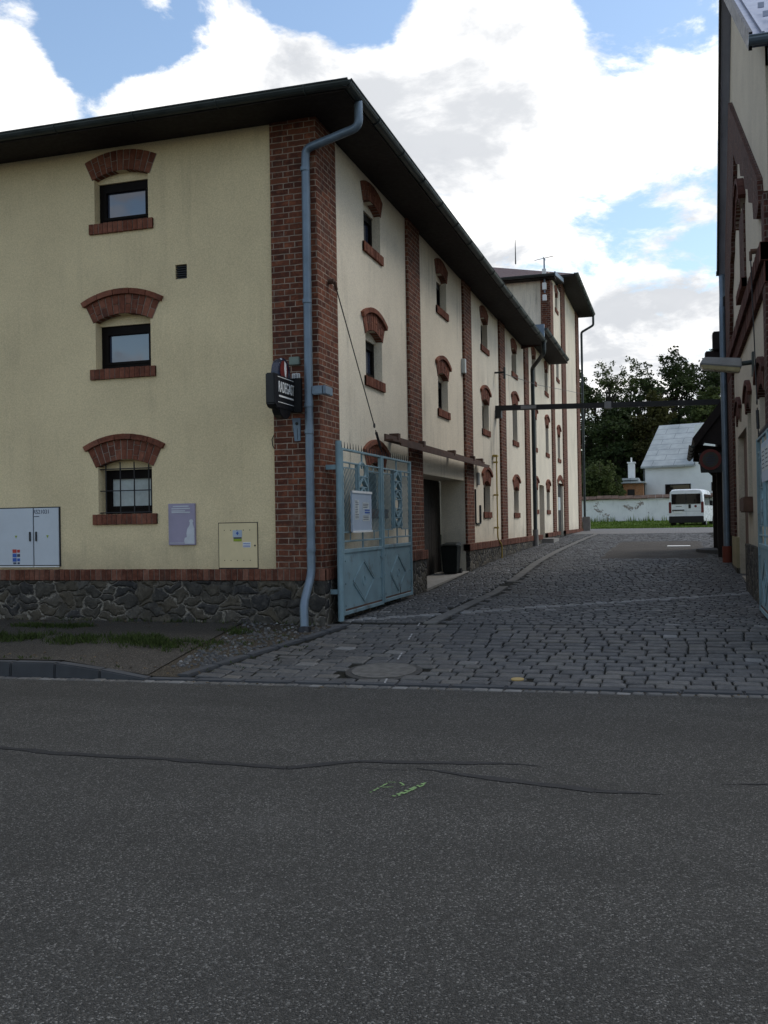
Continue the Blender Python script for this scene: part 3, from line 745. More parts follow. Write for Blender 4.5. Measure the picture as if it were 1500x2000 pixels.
# ------------------------------------------------------------------ granary (left building)
gb=empty('granary_building',(-10,18,0.3))
tag(gb,'long three storey ochre building with brick corner piers and small arched windows','building')
PB=-.05         # plaster face lies behind the brick piers
holes=[]
holes.append(window(FR,gb,-7.09,.82,5.70,6.30,.09,.13,.28,0,PB))
holes.append(window(FR,gb,-7.09,.84,3.73,4.36,.10,.15,.26,.075,PB))
holes.append(window(FR,gb,-7.09,.82,1.77,2.40,.10,.17,.27,.075,PB,'bars'))
for xc in (-11.5,-15.9,-20.3):
    for zs,sp,r_,h in ((5.70,6.30,.09,0),(3.73,4.36,.1,.075),(1.77,2.40,.1,.075)): holes.append(window(FR,gb,xc,.82,zs,sp,r_,.15,.27,h,PB))
holes.append((-6.29,-6.12,4.85,5.04,.12))
wf=wall(FR,-24,X0-.3,1.0,6.9,holes,PB,.2); FR.box(wf,-6.3,-6.1,4.84,5.06,PB-.14,PB-.12); wf.build('wall',M['plaster_f'],gb)
ven=MB()
for i in range(6): FR.box(ven,-6.29,-6.12,4.86+i*.03,4.872+i*.03,PB-.06,PB-.02)
FR.box(ven,-6.29,-6.12,4.85,5.04,PB-.11,PB-.09); ven.build('vent_grille',M['black'],gb)
# side facade up to the step in the eaves
sh=[]
for i,yc in enumerate((13.87,18.33,22.65,27.0)):
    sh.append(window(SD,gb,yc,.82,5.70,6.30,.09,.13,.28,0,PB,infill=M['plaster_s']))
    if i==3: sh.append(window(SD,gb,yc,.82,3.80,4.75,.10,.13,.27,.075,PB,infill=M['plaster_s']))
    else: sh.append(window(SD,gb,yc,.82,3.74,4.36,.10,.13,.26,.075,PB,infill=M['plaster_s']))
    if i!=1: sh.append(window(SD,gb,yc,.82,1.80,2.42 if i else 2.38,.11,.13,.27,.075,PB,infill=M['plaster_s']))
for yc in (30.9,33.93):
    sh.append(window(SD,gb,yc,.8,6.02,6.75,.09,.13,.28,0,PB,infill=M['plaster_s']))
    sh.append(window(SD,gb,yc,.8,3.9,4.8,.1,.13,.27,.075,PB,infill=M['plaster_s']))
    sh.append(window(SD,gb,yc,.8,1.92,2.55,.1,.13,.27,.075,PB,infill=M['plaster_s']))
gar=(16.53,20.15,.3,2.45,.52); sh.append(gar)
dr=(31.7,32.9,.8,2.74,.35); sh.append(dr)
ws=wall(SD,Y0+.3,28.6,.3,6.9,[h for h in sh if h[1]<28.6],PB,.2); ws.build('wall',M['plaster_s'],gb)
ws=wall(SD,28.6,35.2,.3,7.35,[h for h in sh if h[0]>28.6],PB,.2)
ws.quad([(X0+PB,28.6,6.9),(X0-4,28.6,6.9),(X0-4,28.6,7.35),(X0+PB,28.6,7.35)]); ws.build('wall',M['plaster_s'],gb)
# garage door recess
mb=MB()
for i in range(18): mb.box(X0-.62,X0-.585-rnd.uniform(0,.006),16.55+i*.2,16.55+i*.2+.192,.38,2.43)
mb.box(X0-.66,X0-.62,16.5,20.2,.3,2.5); gd=mb.build('garage_door',M['wood_dark'],gb)
mb=MB(); mb.box(X0-.585,X0-.57,18.4,18.5,1.2,1.5); mb.build('handle',M['steel_dark'],gd)
mb=MB(); mb.hexa([(X0-.6,16.54,.3),(X0+.02,16.54,.3),(X0+.02,20.14,.3),(X0-.6,20.14,.3),(X0-.6,16.54,.43),(X0+.02,16.54,.42),(X0+.02,20.14,.54),(X0-.6,20.14,.54)]); mb.build('threshold',M['conc'],gb)
mb=MB(); mb.box(X0-.45,X0-.40,31.7,32.9,.8,2.74); d_=mb.build('door',M['wood_door'],gb)
mb=MB(); mb.box(X0-.40,X0-.37,32.75,32.8,1.75,1.9); mb.build('handle',M['steel_dark'],d_)
mb=MB(); mb.box(X0+.0,X0+.4,31.6,33.0,.7,.98); mb.build('doorstep',M['conc'],gb,bevel=.01)
# piers of brick
def pier(u0,u1,z0,z1,pl,parent,d0=-.12,d1=0.): 
    mb=MB(); pl.box(mb,u0,u1,z0,z1,d0,d1); return mb.build('brick_pier',M['brick'],parent,bevel=.006,seg=1)
mb=MB(); mb.box(-4.9,X0,Y0,12.13,1.03,6.85); 
mb.build('brick_pier',M['brick'],gb,bevel=.008,seg=1)
for a,b in ((15.72,16.5),(20.17,20.93),(24.5,25.28)): pier(a,b,.98,6.88,SD,gb)
pier(28.75,29.5,.98,7.3,SD,gb)
# plinth and ledge
mb=MB(); FR.box(mb,-24,X0+.04,.0,.88,-.3,.035); SD.box(mb,Y0+.0,12.3,.0,.97,-.3,.035)
SD.box(mb,12.3,16.5,.0,.96,-.3,.035); SD.box(mb,20.18,31.6,.3,.96,-.3,.035); SD.box(mb,33.0,35.2,.5,1.0,-.3,.035)
# fix overlap at the corner: the front piece ends at the side piece
mb.build('plinth',M['rubble'],gb)
for pl,a,b,c,d,o in [(FR,-24,X0+.052,.885,1.03,.045),(SD,Y0+.005,12.2,.885,1.03,.055),(SD,12.2,15.4,.93,1.05,.05),(SD,15.4,16.56,.95,1.1,.055),(SD,20.12,31.64,.965,1.11,.055),(SD,32.96,35.2,1.0,1.14,.055)]:
    bd=MB(); bm_=MB(); soldier(pl,bd,bm_,a,b,c,d,-.1,o,.08); l_=bd.build('brick_ledge',M['band_brick'],gb,bevel=.005,seg=1); bm_.build('mortar',M['mortar'],l_)
# eaves: soffit, roof, gutters
D=.605; xe=X0+D; ye=Y0-D; ZE=6.715
mb=MB()
mb.hexa([(-26,ye,ZE-.02),(xe,ye,ZE-.02),(X0-.1,Y0+.1,ZE+.0),(-26,Y0+.1,ZE+.0),(-26,ye,ZE+.03),(xe,ye,ZE+.03),(X0-.1,Y0+.1,ZE+.16),(-26,Y0+.1,ZE+.16)])
mb.hexa([(xe,ye,ZE-.02),(xe,28.4,ZE-.02),(X0-.1,28.4,ZE),(X0-.1,Y0+.1,ZE),(xe,ye,ZE+.03),(xe,28.4,ZE+.03),(X0-.1,28.4,ZE+.16),(X0-.1,Y0+.1,ZE+.16)])
mb.box(X0-.1,xe,28.6,34.9,7.13,7.18)
mb.build('soffit',M['dark'],gb)
mb=MB(); s20=math.tan(R(19)); rz=ZE+.035
w_=9.0; apx=xe-w_; top=rz+w_*s20
A=(-26,ye,rz); B=(xe,ye,rz); Cc=(xe,28.4,rz); E_=(apx,ye+w_,top); Fp=(apx,28.4,top); H=(-26,ye+w_,top)
mb.quad([A,B,E_,H]); mb.quad([B,Cc,Fp,E_]); mb.quad([H,E_,Fp,(-26,28.4,top)]); mb.quad([Cc,Fp,(apx,28.4,5.5),(xe,28.4,rz-.05)])
rz2=7.19; mb.quad([(xe,28.5,rz2),(xe,34.95,rz2),(apx,34.95,rz2+w_*s20),(apx,28.5,rz2+w_*s20)]); mb.quad([(xe,28.5,rz2),(apx,28.5,rz2+w_*s20),(apx,28.5,6.7),(xe,28.5,rz2-.12)])
mb.build('roof',M['roofdark'],gb)
def gutter(mb,p,q,r=.075,joint=1.15):
    p=Vector(p);q=Vector(q);d=(q-p).normalized(); s=d.cross(Vector((0,0,1))).normalized(); n=8
    vs=[];fs=[]
    for base in (p,q):
        for rr in (r,r-.006):
            for i in range(n+1):
                t=math.pi*i/n; vs.append(base+s*math.cos(t)*rr-Vector((0,0,1))*math.sin(t)*rr)
    m=n+1
    for i in range(n):
        fs.append((i,i+1,2*m+i+1,2*m+i)); fs.append((m+i,m+i+1,3*m+i+1,3*m+i))
    fs+= [(0,m,3*m,2*m),(n,m+n,3*m+n,2*m+n)]
    for base in (0,2*m):
        for i in range(n): fs.append((base+i,base+i+1,base+m+i+1,base+m+i))
    fs.append(tuple(range(0,m))); fs.append(tuple(range(2*m,3*m)))
    mb.add(vs,fs)
    for sgn in (1,-1):       # rolled bead
        mb.tube([p+s*sgn*r,q+s*sgn*r],.011,6)
    L_=(q-p).length; k=1
    while k*joint<L_:
        c=p+d*k*joint; ring=[c+s*math.cos(math.pi*i/n)*(r+.006)-Vector((0,0,1))*math.sin(math.pi*i/n)*(r+.006) for i in range(n+1)]
        mb.tube(ring,.008,5); k+=1
mb=MB(); gutter(mb,(-26,ye-.03,ZE+.07),(xe+.07,ye-.03,ZE+.07)); mb.build('gutter',M['gutter'],gb)
mb=MB(); gutter(mb,(xe+.03,ye-.07,ZE+.07),(xe+.03,28.35,ZE+.07)); mb.build('gutter',M['gutter'],gb)
mb=MB(); gutter(mb,(xe+.03,28.5,7.20),(xe+.03,34.4,7.20)); mb.build('gutter',M['gutter'],gb)
mb=MB(); mb.box(xe-.55,xe+.02,28.40,28.5,6.72,7.3); mb.build('roof_flashing',M['zinc'],gb)
mb=MB()
mb.pipe([(xe+.03,11.2,6.76),(xe+.03,11.2,6.42),(-4.375,11.3,6.28),(-4.385,11.3,.97),(-4.385,11.03,.62),(-4.36,10.98,.31)],.052,14)
for z in (6.0,4.35,3.05,2.72,1.25): 
    mb.tube([(-4.38,11.29,z),(-4.38,11.29,z+.05)],.058,14)
dp=mb.build('downpipe',M['zinc'],gb,smooth=True)
mb=MB(); mb.box(-4.33,-4.17,11.27,11.33,3.2,3.31); mb.box(-4.2,-4.15,11.27,11.55,3.2,3.31); mb.build('pipe_clip',M['zinc'],gb,bevel=.01)
mb=MB(); mb.tube([(-4.36,10.98,.33),(-4.35,10.95,.26)],.085,14); mb.build('drain_collar',M['black'],gb)
mb=MB(); mb.pipe([(xe+.03,28.2,6.76),(xe+.03,28.2,6.42),(X0+.09,29.62,6.22),(X0+.09,29.65,1.25)],.06,12); mb.build('downpipe',M['gutter'],gb,smooth=True)
mb=MB(); mb.tube([(X0+.09,29.65,1.3),(X0+.1,29.65,.75)],.085,12); mb.build('pipe_boot',M['conc'],gb,smooth=True)
# ------------------------------------------------------------------ tower
tw=empty('tower_building',(-8,40,.9)); tag(tw,'taller cream tower with brick piers and dark hipped roof at the alley end','building')
th_=[]
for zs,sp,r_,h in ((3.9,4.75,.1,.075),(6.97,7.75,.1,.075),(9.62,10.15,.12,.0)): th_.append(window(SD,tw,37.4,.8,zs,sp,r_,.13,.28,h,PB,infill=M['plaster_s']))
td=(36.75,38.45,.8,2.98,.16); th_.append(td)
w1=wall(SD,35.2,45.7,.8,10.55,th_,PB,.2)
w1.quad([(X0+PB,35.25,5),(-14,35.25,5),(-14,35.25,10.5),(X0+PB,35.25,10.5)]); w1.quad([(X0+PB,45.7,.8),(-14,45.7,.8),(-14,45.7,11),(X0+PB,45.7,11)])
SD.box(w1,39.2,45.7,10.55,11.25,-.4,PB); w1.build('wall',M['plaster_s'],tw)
mb=MB(); mb.box(X0-.2,X0-.14,36.7,38.5,.8,3.0); mb.build('door',M['wood_dark'],tw)
mo,br=arch_mesh(SD,37.6,.86,2.9,.2,.2,-.16,-.02); br.build('door_arch',M['voussoir'],tw); mo.build('mortar',M['mortar'],tw)
mb=MB(); mb.box(X0-.135,X0-.125,37.5,38.2,1.95,2.45); mb.build('door_notice',M['paper2'],tw)
mb=MB(); mb.box(-4.62,X0,35.2,36.0,1.1,10.3); mb.build('brick_pier',M['brick'],tw,bevel=.006,seg=1)
pier(38.7,40.0,1.1,11.1,SD,tw); pier(44.5,45.72,1.1,11.1,SD,tw)
for a,b in ((35.2,36.7),(38.5,45.75)):
    mb=MB(); SD.box(mb,a,b,.6,1.02,-.3,.035); mb.build('plinth',M['rubble'],tw)
for a,b in ((35.2,36.72),(38.48,45.76)):
    bd=MB(); bm_=MB(); soldier(SD,bd,bm_,a,b,1.02,1.15,-.1,.05,.1); l_=bd.build('brick_ledge',M['band_brick'],tw); bm_.build('mortar',M['mortar'],l_)
mb=MB(); mb.box(-14,X0+.2,34.9,35.3,10.25,10.32); mb.hexa([(X0-.1,35.3,10.36),(X0+.2,35.3,10.36),(X0+.2,37.95,10.72),(X0-.1,37.95,10.72),(X0-.1,35.3,10.42),(X0+.2,35.3,10.42),(X0+.2,37.95,10.78),(X0-.1,37.95,10.78)]); mb.box(-14.5,X0+.64,37.95,45.95,10.98,11.06); mb.build('soffit',M['dark'],tw)
mb=MB(); ex=X0+.64
mb.quad([(-14,34.85,10.33),(X0+.2,34.85,10.33),(X0+.2,37.95,10.83),(-14,38,11.2)])
mb.quad([(-14.5,37.95,11.07),(ex,37.95,11.07),(ex-4.2,42.1,12.75),(-9,42.1,12.75)]); mb.quad([(ex,37.95,11.07),(ex,45.95,11.07),(ex-4.2,42.1,12.75)]); mb.quad([(ex,45.95,11.07),(-14.5,46.3,11.07),(-9,42.1,12.75),(ex-4.2,42.1,12.75)]); mb.quad([(-14.5,37.95,11.07),(-9,42.1,12.75),(-14.5,46.3,11.07)])
mb.build('roof',M['roofdark'],tw)
mb=MB(); gutter(mb,(-14,34.82,10.36),(X0+.22,34.82,10.36),.08); mb.build('gutter',M['gutter'],tw)
mb=MB(); mb.bar((X0+.22,34.8,10.36),(X0+.22,37.4,10.72),.05,.14); mb.build('verge_flashing',M['zinc'],tw)
mb=MB(); gutter(mb,(ex+.03,37.9,11.1),(ex+.03,45.95,11.1),.08); mb.build('gutter',M['gutter'],tw)
mb=MB(); mb.pipe([(ex,46.1,11.08),(ex,46.1,10.62),(X0+.1,45.95,10.3),(X0+.1,45.95,1.1)],.055,10); mb.build('downpipe',M['gutter'],tw,smooth=True)
mb=MB(); mb.box(X0,X0+.35,45.75,46.0,.9,1.7); mb.build('corner_stone',M['conc'],tw,bevel=.03)
# aerials
mb=MB(); mb.tube([(-6.55,41.9,12.7),(-6.55,41.9,13.75)],[.03,.012],6); tag(mb.build('lightning_rod',M['steel_dark']),'thin lightning rod standing on the tower roof ridge','lightning rod')
ae=MB(); ae.tube([(-4.45,35.05,9.75),(-4.45,35.05,11.0)],.03,6); ao=ae.build('aerial',M['zinc']); tag(ao,'small aerial mast with antenna boxes on the tower corner','aerial')
ae=MB(); ae.tube([(-4.8,35.05,10.95),(-4.1,35.05,11.05)],.012,5); ae.tube([(-4.45,34.75,10.98),(-4.45,35.4,11.02)],.012,5); ae.build('crossbar',M['steel_dark'],ao)
for z,h in ((10.3,.3),(9.85,.25),(9.45,.22)):
    ae=MB(); ae.box(-4.52,-4.38,34.93,35.03,z,z+h); ae.build('antenna_box',M['white'],ao,bevel=.01)
ae=MB(); ae.tube([(-4.9,33.9,7.9),(-4.9,33.9,8.25),(-4.75,33.9,8.4),(-4.6,33.9,8.3),(-4.58,33.9,8.1)],.025,6); ae.tube([(-5.3,32.8,7.9),(-5.3,32.8,8.35),(-5.0,32.8,8.33)],.03,6); tag(ae.build('roof_vent_pipe',M['steel_dark']),'bent dark vent pipes on the low roof beside the tower','vent pipe')
# ------------------------------------------------------------------ things on the granary front
def text(name,body,size,mat,parent,loc,rot,extrude=.002,sx_=1.,shear=0.,align='CENTER'):
    cu=bpy.data.curves.new(name,'FONT'); cu.body=body; cu.size=size; cu.extrude=extrude; cu.align_x=align; cu.align_y='CENTER'; cu.shear=shear
    o=bpy.data.objects.new(name,cu); C.objects.link(o); bpy.context.view_layer.update()
    me=bpy.data.meshes.new_from_object(o.evaluated_get(bpy.context.evaluated_depsgraph_get())); bpy.data.objects.remove(o)
    q=bpy.data.objects.new(name,me); C.objects.link(q); me.materials.clear(); me.materials.append(mat)
    q.matrix_basis=Matrix.Translation(loc)@rot.to_4x4()@Matrix.Diagonal((sx_,1,1,1))
    if parent: q.parent=parent; q.matrix_parent_inverse=root_world(parent).inverted()
    return q
ROT_F=Matrix(((1,0,0),(0,0,-1),(0,1,0)))          # text facing -Y
ROT_S=Matrix(((0,0,1),(1,0,0),(0,1,0)))           # text facing +X, running along +Y
ROT_R=Matrix(((0,0,-1),(-1,0,0),(0,1,0)))         # text facing -X, running along -Y
yf=Y0-PB      # plaster face
# electrical cabinet
cb_=empty('electrical_cabinet',(-8.6,yf,1.08)); tag(cb_,'pale blue two-door electrical cabinet set in the ochre wall','cabinet')
mb=MB(); mb.box(-9.12,-8.1,yf-.012,yf+.05,1.07,1.89); mb.build('frame',M['steel_dark'],cb_)
mb=MB(); mb.box(-9.10,-8.525,yf-.03,yf-.014,1.09,1.875); mb.build('door',M['grey_paint'],cb_,bevel=.004)
mb=MB(); mb.box(-8.51,-8.115,yf-.03,yf-.014,1.09,1.875); d2=mb.build('door',M['grey_paint'],cb_,bevel=.004)
for x in (-8.57,-8.47):
    mb=MB(); mb.box(x-.012,x+.012,yf-.045,yf-.03,1.42,1.55); mb.build('handle',M['steel_dark'],cb_,bevel=.003)
mb=MB(); mb.box(-9.10,-8.525,yf-.04,yf-.014,1.062,1.078); mb.box(-8.51,-8.115,yf-.04,yf-.014,1.062,1.078); mb.build('drip_rail',M['white'],cb_)
mb=MB()
for i,(x,z) in enumerate(((-8.86,1.31),(-8.86,1.25),(-8.86,1.19))): mb.box(x,x+.065,yf-.033,yf-.031,z-.05,z,m=(0,1,1)[i]); mb.box(x+.075,x+.12,yf-.033,yf-.031,z-.045,z-.005,m=(0,2,1)[i])
mb.box(-8.85,-8.80,yf-.033,yf-.031,1.105,1.13,m=2); mb.box(-8.78,-8.745,yf-.033,yf-.031,1.105,1.13,m=2)
mb.build('sticker',[M['ink_red'],M['ink_blue'],M['ink']],cb_)
text('lettering','RS21031',.078,M['ink'],cb_,Vector((-8.385,yf-.032,1.822)),ROT_F,.001,.95)
mb=MB(); mb.box(-8.5,-8.42,yf-.033,yf-.031,1.755,1.765); mb.build('dash_mark',M['ink'],cb_)
mb=MB()
for x in (-8.8,-8.29): mb.prism([(x-.02,yf-.032,1.5),(x+.02,yf-.032,1.5),(x,yf-.032,1.46)],(0,-.001,0))
mb.build('warning_mark',M['ink_green'],cb_)
# poster board
pb=empty('poster_board',(-6.23,yf,1.35)); tag(pb,'lilac poster panel with a pale figure silhouette mounted on the ochre wall','poster')
mb=MB(); mb.box(-6.43,-6.04,yf-.03,yf,1.345,1.89); mb.build('panel',M['lilac'],pb,bevel=.004)
mb=MB()
fig=[(-6.19,1.36),(-6.05,1.36),(-6.05,1.56),(-6.065,1.6),(-6.075,1.64),(-6.062,1.655),(-6.08,1.68),(-6.11,1.68),(-6.125,1.655),(-6.112,1.64),(-6.12,1.6),(-6.15,1.56),(-6.165,1.5),(-6.16,1.45),(-6.19,1.44),(-6.2,1.40)]
mb.prism([(x,yf-.032,z) for x,z in fig],(0,-.002,0)); mb.build('figure',M['lilac_light'],pb)
mb=MB()
for z,a,b in ((1.855,-6.36,-6.13),(1.825,-6.38,-6.11),(1.795,-6.38,-6.18),(1.775,-6.38,-6.11)): mb.box(a,b,yf-.033,yf-.0305,z-.008,z+.006)
mb.box(-6.41,-6.2,yf-.033,yf-.0305,1.37,1.376); mb.build('print_lines',M['lilac_light'],pb)
# meter cabinet door
mc=empty('meter_cabinet',(-5.42,yf,1.05)); tag(mc,'flush ochre meter cabinet door with two small stickers','cabinet')
mb=MB(); mb.box(-5.72,-5.16,yf-.004,yf+.02,1.03,1.63); mb.build('frame',M['steel_dark'],mc)
mb=MB(); mb.box(-5.71,-5.17,yf-.012,yf-.002,1.045,1.62); dd_=mb.build('door',M['cream_paint'],mc,bevel=.003)
mb=MB(); 
for i in range(5):
    for z in (1.53,1.14): mb.tube([(-5.63+i*.09,yf-.0125,z),(-5.63+i*.09,yf-.0145,z)],.006,8)
mb.tube([(-5.20,yf-.0125,1.33),(-5.20,yf-.018,1.33)],.011,10); mb.build('screw',M['black'],dd_)
mb=MB(); mb.box(-5.75,-5.14,yf-.02,yf,1.01,1.028); mb.build('sill_strip',M['cream_paint'],mc)
mb=MB(); mb.box(-5.51,-5.38,yf-.014,yf-.0125,1.44,1.53,m=0); mb.box(-5.5,-5.385,yf-.0155,yf-.0142,1.42,1.438,m=1); mb.box(-5.5,-5.385,yf-.0145,yf-.0125,1.385,1.419,m=2)
mb.prism([(-5.465,yf-.0142,1.49),(-5.445,yf-.0142,1.515),(-5.425,yf-.0142,1.49),(-5.445,yf-.0142,1.465)],(0,-.001,0),m=3)
mb.build('sticker',[M['paper'],M['ink'],M['ink_green'],M['ink_blue']],mc)
mb=MB(); mb.box(-5.37,-5.26,yf-.014,yf-.0125,1.305,1.375,m=0); 
for z in (1.355,1.332,1.312): mb.box(-5.365,-5.265,yf-.0152,yf-.0142,z,z+.008,m=1)
mb.build('sticker',[M['white'],M['ink_blue']],mc)
# tavern sign: box standing out from the pier, faces look along the street
sg=empty('tavern_sign',(-4.72,11.38,3.3)); tag(sg,'black projecting tavern sign with white lettering and red emblem on brick pier','sign')
xa,xb=-4.72,-4.60
def yz(pts,x0,x1,mb,m=0): mb.prism([(x0,y_,z_) for y_,z_ in pts],(x1-x0,0,0),m=m)
mb=MB(); yz([(10.74,3.05),(10.80,3.0),(11.36,3.0),(11.36,3.42),(10.74,3.42)],xa,xb,mb); bn=mb.build('banner_box',M['black'],sg,bevel=.012)
mb=MB(); arc=[(11.08+.2*math.cos(t)*1.0,3.40+.24*math.sin(t)) for t in fr(0,math.pi,12)]; yz(arc,xa+.01,xb-.008,mb); tp=mb.build('round_top',M['sign_navy'],sg,bevel=.008)
mb=MB(); arc=[(11.08+.19*math.cos(t),3.02+.13*math.sin(t)) for t in fr(math.pi,2*math.pi,12)]; yz(arc,xa+.01,xb-.008,mb); mb.build('round_base',M['black'],sg,bevel=.008)
mb=MB(); yz([(11.05+.12*math.cos(t),3.475+.13*math.sin(t)) for t in fr(0,6.28,20)[:-1]],xb-.006,xb-.002,mb); mb.build('emblem',M['sign_red'],tp)
mb=MB(); yz([(11.06,3.6),(11.11,3.57),(11.12,3.48),(11.10,3.40),(11.07,3.42),(11.05,3.50)],xb-.002,xb+.001,mb); mb.build('emblem_figure',M['white'],tp)  # white figure printed on the red emblem
mb=MB(); yz([(10.93,3.615),(10.97,3.628),(11.0,3.61),(10.96,3.60)],xb-.008,xb-.004,mb); mb.build('emblem_leaf',M['paper'],tp)
# banner lettering along the street direction
text('lettering','RADEGAST',.19,M['white'],bn,Vector((xb+.0025,11.10,3.26)),ROT_S,.003,.52)
mb=MB(); mb.box(xb,xb+.003,10.84,11.34,3.382,3.39); mb.box(xb,xb+.003,10.87,11.33,3.145,3.165); mb.box(xb,xb+.003,10.84,11.34,3.075,3.082); mb.build('trim_line',M['white'],bn)
mb=MB(); mb.box(-4.7,-4.5,11.345,11.388,3.0,3.43); mb.build('mount_plate',M['black'],sg,bevel=.006)
mb=MB(); mb.box(-4.66,-4.52,11.34,11.388,3.6,3.7); mb.build('top_bracket',simple('green_bracket',(.16,.2,.17),.6),sg,bevel=.006)
hn=MB(); hn.box(-4.635,-4.525,11.372,11.389,3.415,3.495); ho=hn.build('house_number',M['white'],bevel=.006); tag(ho,'small white plate reading 181 on the brick corner pier','house number')
text('lettering','181',.075,M['ink'],ho,Vector((-4.58,11.3705,3.455)),ROT_F,.001,.9)
mb=MB(); mb.prism([(-4.64,11.37,2.93),(-4.53,11.37,2.93),(-4.53,11.37,2.64),(-4.61,11.37,2.64)],(0,.02,0)); wp=mb.build('metal_plate',M['zinc'],bevel=.004); tag(wp,'bare zinc plate screwed to the pier below the tavern sign','metal plate')
mb=MB(); mb.tube([(-4.575,11.371,2.86),(-4.575,11.362,2.86)],.02,10); mb.box(-4.572,-4.568,11.366,11.371,2.66,2.8); mb.build('keyhole',M['black'],wp)
mb=MB(); mb.tube([(-4.9,11.42,2.75),(-4.94,11.42,2.68),(-4.93,11.42,2.6),(-4.9,11.41,2.55)],.006,5); tag(mb.build('loose_wire',M['black']),'short loose wire sticking out at the pier edge','wire')
# ------------------------------------------------------------------ gates
def gate_leaf(parent,pl,u0,u1,zb,zt,d,first):
    """one leaf in plane pl at offset d"""
    P=pl.p; w=u1-u0; zm=zb+.37*(zt-zb); lf=MB()
    for u in (u0,u1-.05): pl.box(lf,u,u+.05,zb,zt,d-.025,d+.025)
    for z,h in ((zb,.05),(zm,.05),(zt-.03,.03)): pl.box(lf,u0+.05,u1-.05,z,z+h,d-.02,d+.02)
    for z in (zm+.14,zt-.19): pl.box(lf,u0+.05,u1-.05,z,z+.022,d-.012,d+.012)
    leaf=lf.build('leaf',M['gate'],parent,bevel=.004,seg=1)
    sh_=MB(); pl.box(sh_,u0+.045,u1-.045,zb+.045,zm+.01,d-.006,d+.006)
    uc=(u0+u1)/2; zc=(zb+zm)/2; rw=w*.26; rh=(zm-zb)*.34
    dia=[(uc-rw,zc),(uc,zc+rh),(uc+rw,zc),(uc,zc-rh)]
    sheet_=sh_.build('sheet_panel',M['gate'],leaf)
    rb=MB()
    for k,(a,b) in enumerate(zip(dia,dia[1:]+dia[:1])):
        rb.bar(P(a[0],a[1],d+.01),P(b[0],b[1],d+.01),.02,.012,up=P(0,0,1) if False else (1,0,0))
    ring=[P(uc+.06*math.cos(t),zc+.06*math.sin(t),d+.009) for t in fr(0,6.283,16)]; rb.tube(ring,.006,5)
    for u in (u0+.1,u1-.1):
        for z in (zb+.12,zb+.4,zm-.1):
            bo=MB(); bo.tube([P(u,z,d+.005),P(u,z,d+.02)],.014,8); bo.build('bolt',M['gate'],sheet_)
    rb.build('diamond_ribs',M['gate'],sheet_)
    # slots stamped through the sheet
    sl=MB()
    for a,b in ((dia[1],dia[2]),(dia[3],dia[0])): sl.bar(P(a[0]+.02,a[1],d+.0085),P(b[0]+.0,b[1]+.02,d+.0085),.022,.006,up=(1,0,0))
    rw_=MB(); pl.box(rw_,u0+.06,u1-.06,zb+.05,zb+.075,d+.006,d+.009); rw_.build('rust_edge',M['rust'],sheet_)
    sl.build('slot',M['black'],sheet_)
    # ornament column
    oz0=zm+.16; oz1=zt-.03; ow=.40
    om=MB()
    for u in (uc-ow/2,uc+ow/2): pl.box(om,u-.014,u+.014,oz0+.12,zt-.18,d-.028,d+.028)
    pl.box(om,uc-.01,uc+.01,oz1-.2,oz1,d-.01,d+.01); pl.box(om,uc-.01,uc+.01,zm+.05,oz0+.14,d-.01,d+.01)
    n=6; st=(zt-.2-oz0-.14)/n
    for i in range(n):
        za=oz0+.14+i*st
        om.bar(P(uc-ow/2,za,d),P(uc+ow/2,za,d),.05,.014)
        if first and i<5 or not first and i not in (2,):
            if i<2: om.bar(P(uc,za,d),P(uc-ow/2,za+st,d),.035,.055,up=(1,0,0)); om.bar(P(uc,za,d),P(uc+ow/2,za+st,d),.035,.055,up=(1,0,0))
            else: om.bar(P(uc-ow/2,za,d),P(uc,za+st,d),.035,.055,up=(1,0,0)); om.bar(P(uc+ow/2,za,d),P(uc,za+st,d),.035,.055,up=(1,0,0))
        else:
            om.tube([P(uc+.15*math.cos(t),za+st/2+.12*math.sin(t),d) for t in fr(0,6.283,16)],.02,6)
    om.build('ornament',M['gate'],leaf)
    # diagonal wire infill on either side
    for a,b in ((u0+.09,uc-ow/2-.05),(uc+ow/2+.05,u1-.09)):
        ms=MB(); z0,z1=zm+.26,zt-.24
        for q in ((a,a+.014,z0,z1),(b-.014,b,z0,z1),(a+.014,b-.014,z0,z0+.014),(a+.014,b-.014,z1-.014,z1)): pl.box(ms,*q,d-.007,d+.007)
        ww=b-a; k=z0-ww*1.6
        while k<z1:
            ua,za,ub,zb_=a,k,b,k+ww*1.6
            if za<z0: ua=a+(z0-za)/1.6; za=z0
            if zb_>z1: ub=b-(zb_-z1)/1.6; zb_=z1
            if ub>ua: ms.bar(P(ua,zb_,d) if False else P(a+b-ua,za,d),P(a+b-ub,zb_,d),.008,.008)
            k+=.1
        um=(a+b)/2; pl.box(ms,um-.006,um+.006,z1,zt-.18,d-.006,d+.006); pl.box(ms,um-.006,um+.006,zm+.15,z0,d-.006,d+.006)
        ms.build('wire_mesh',M['gate'],leaf)
    sp=MB(); n=int(w/.11)
    for i in range(n):
        u=u0+.06+i*(w-.12)/(n-1); p=Vector(P(u,zt,d)); sp.tube([p,p+Vector((0,0,.085))],[.008,.002],5)
    sp.build('spikes',M['steel_dark'],leaf)
    return leaf
GX=X0+.17
lg=empty('metal_gate',(GX,11.6,.4)); tag(lg,'light blue double-leaf metal gate folded open against the ochre building','gate','blue metal gates')
GL=Plane('side',GX)
gate_leaf(lg,GL,11.64,13.38,.42,2.56,0,True); gate_leaf(lg,GL,13.41,14.97,.44,2.56,0,False)
mb=MB(); mb.tube([(GX,11.58,.36),(GX,11.58,2.64)],.04,12); mb.build('hinge_post',M['gate'],lg,smooth=True)
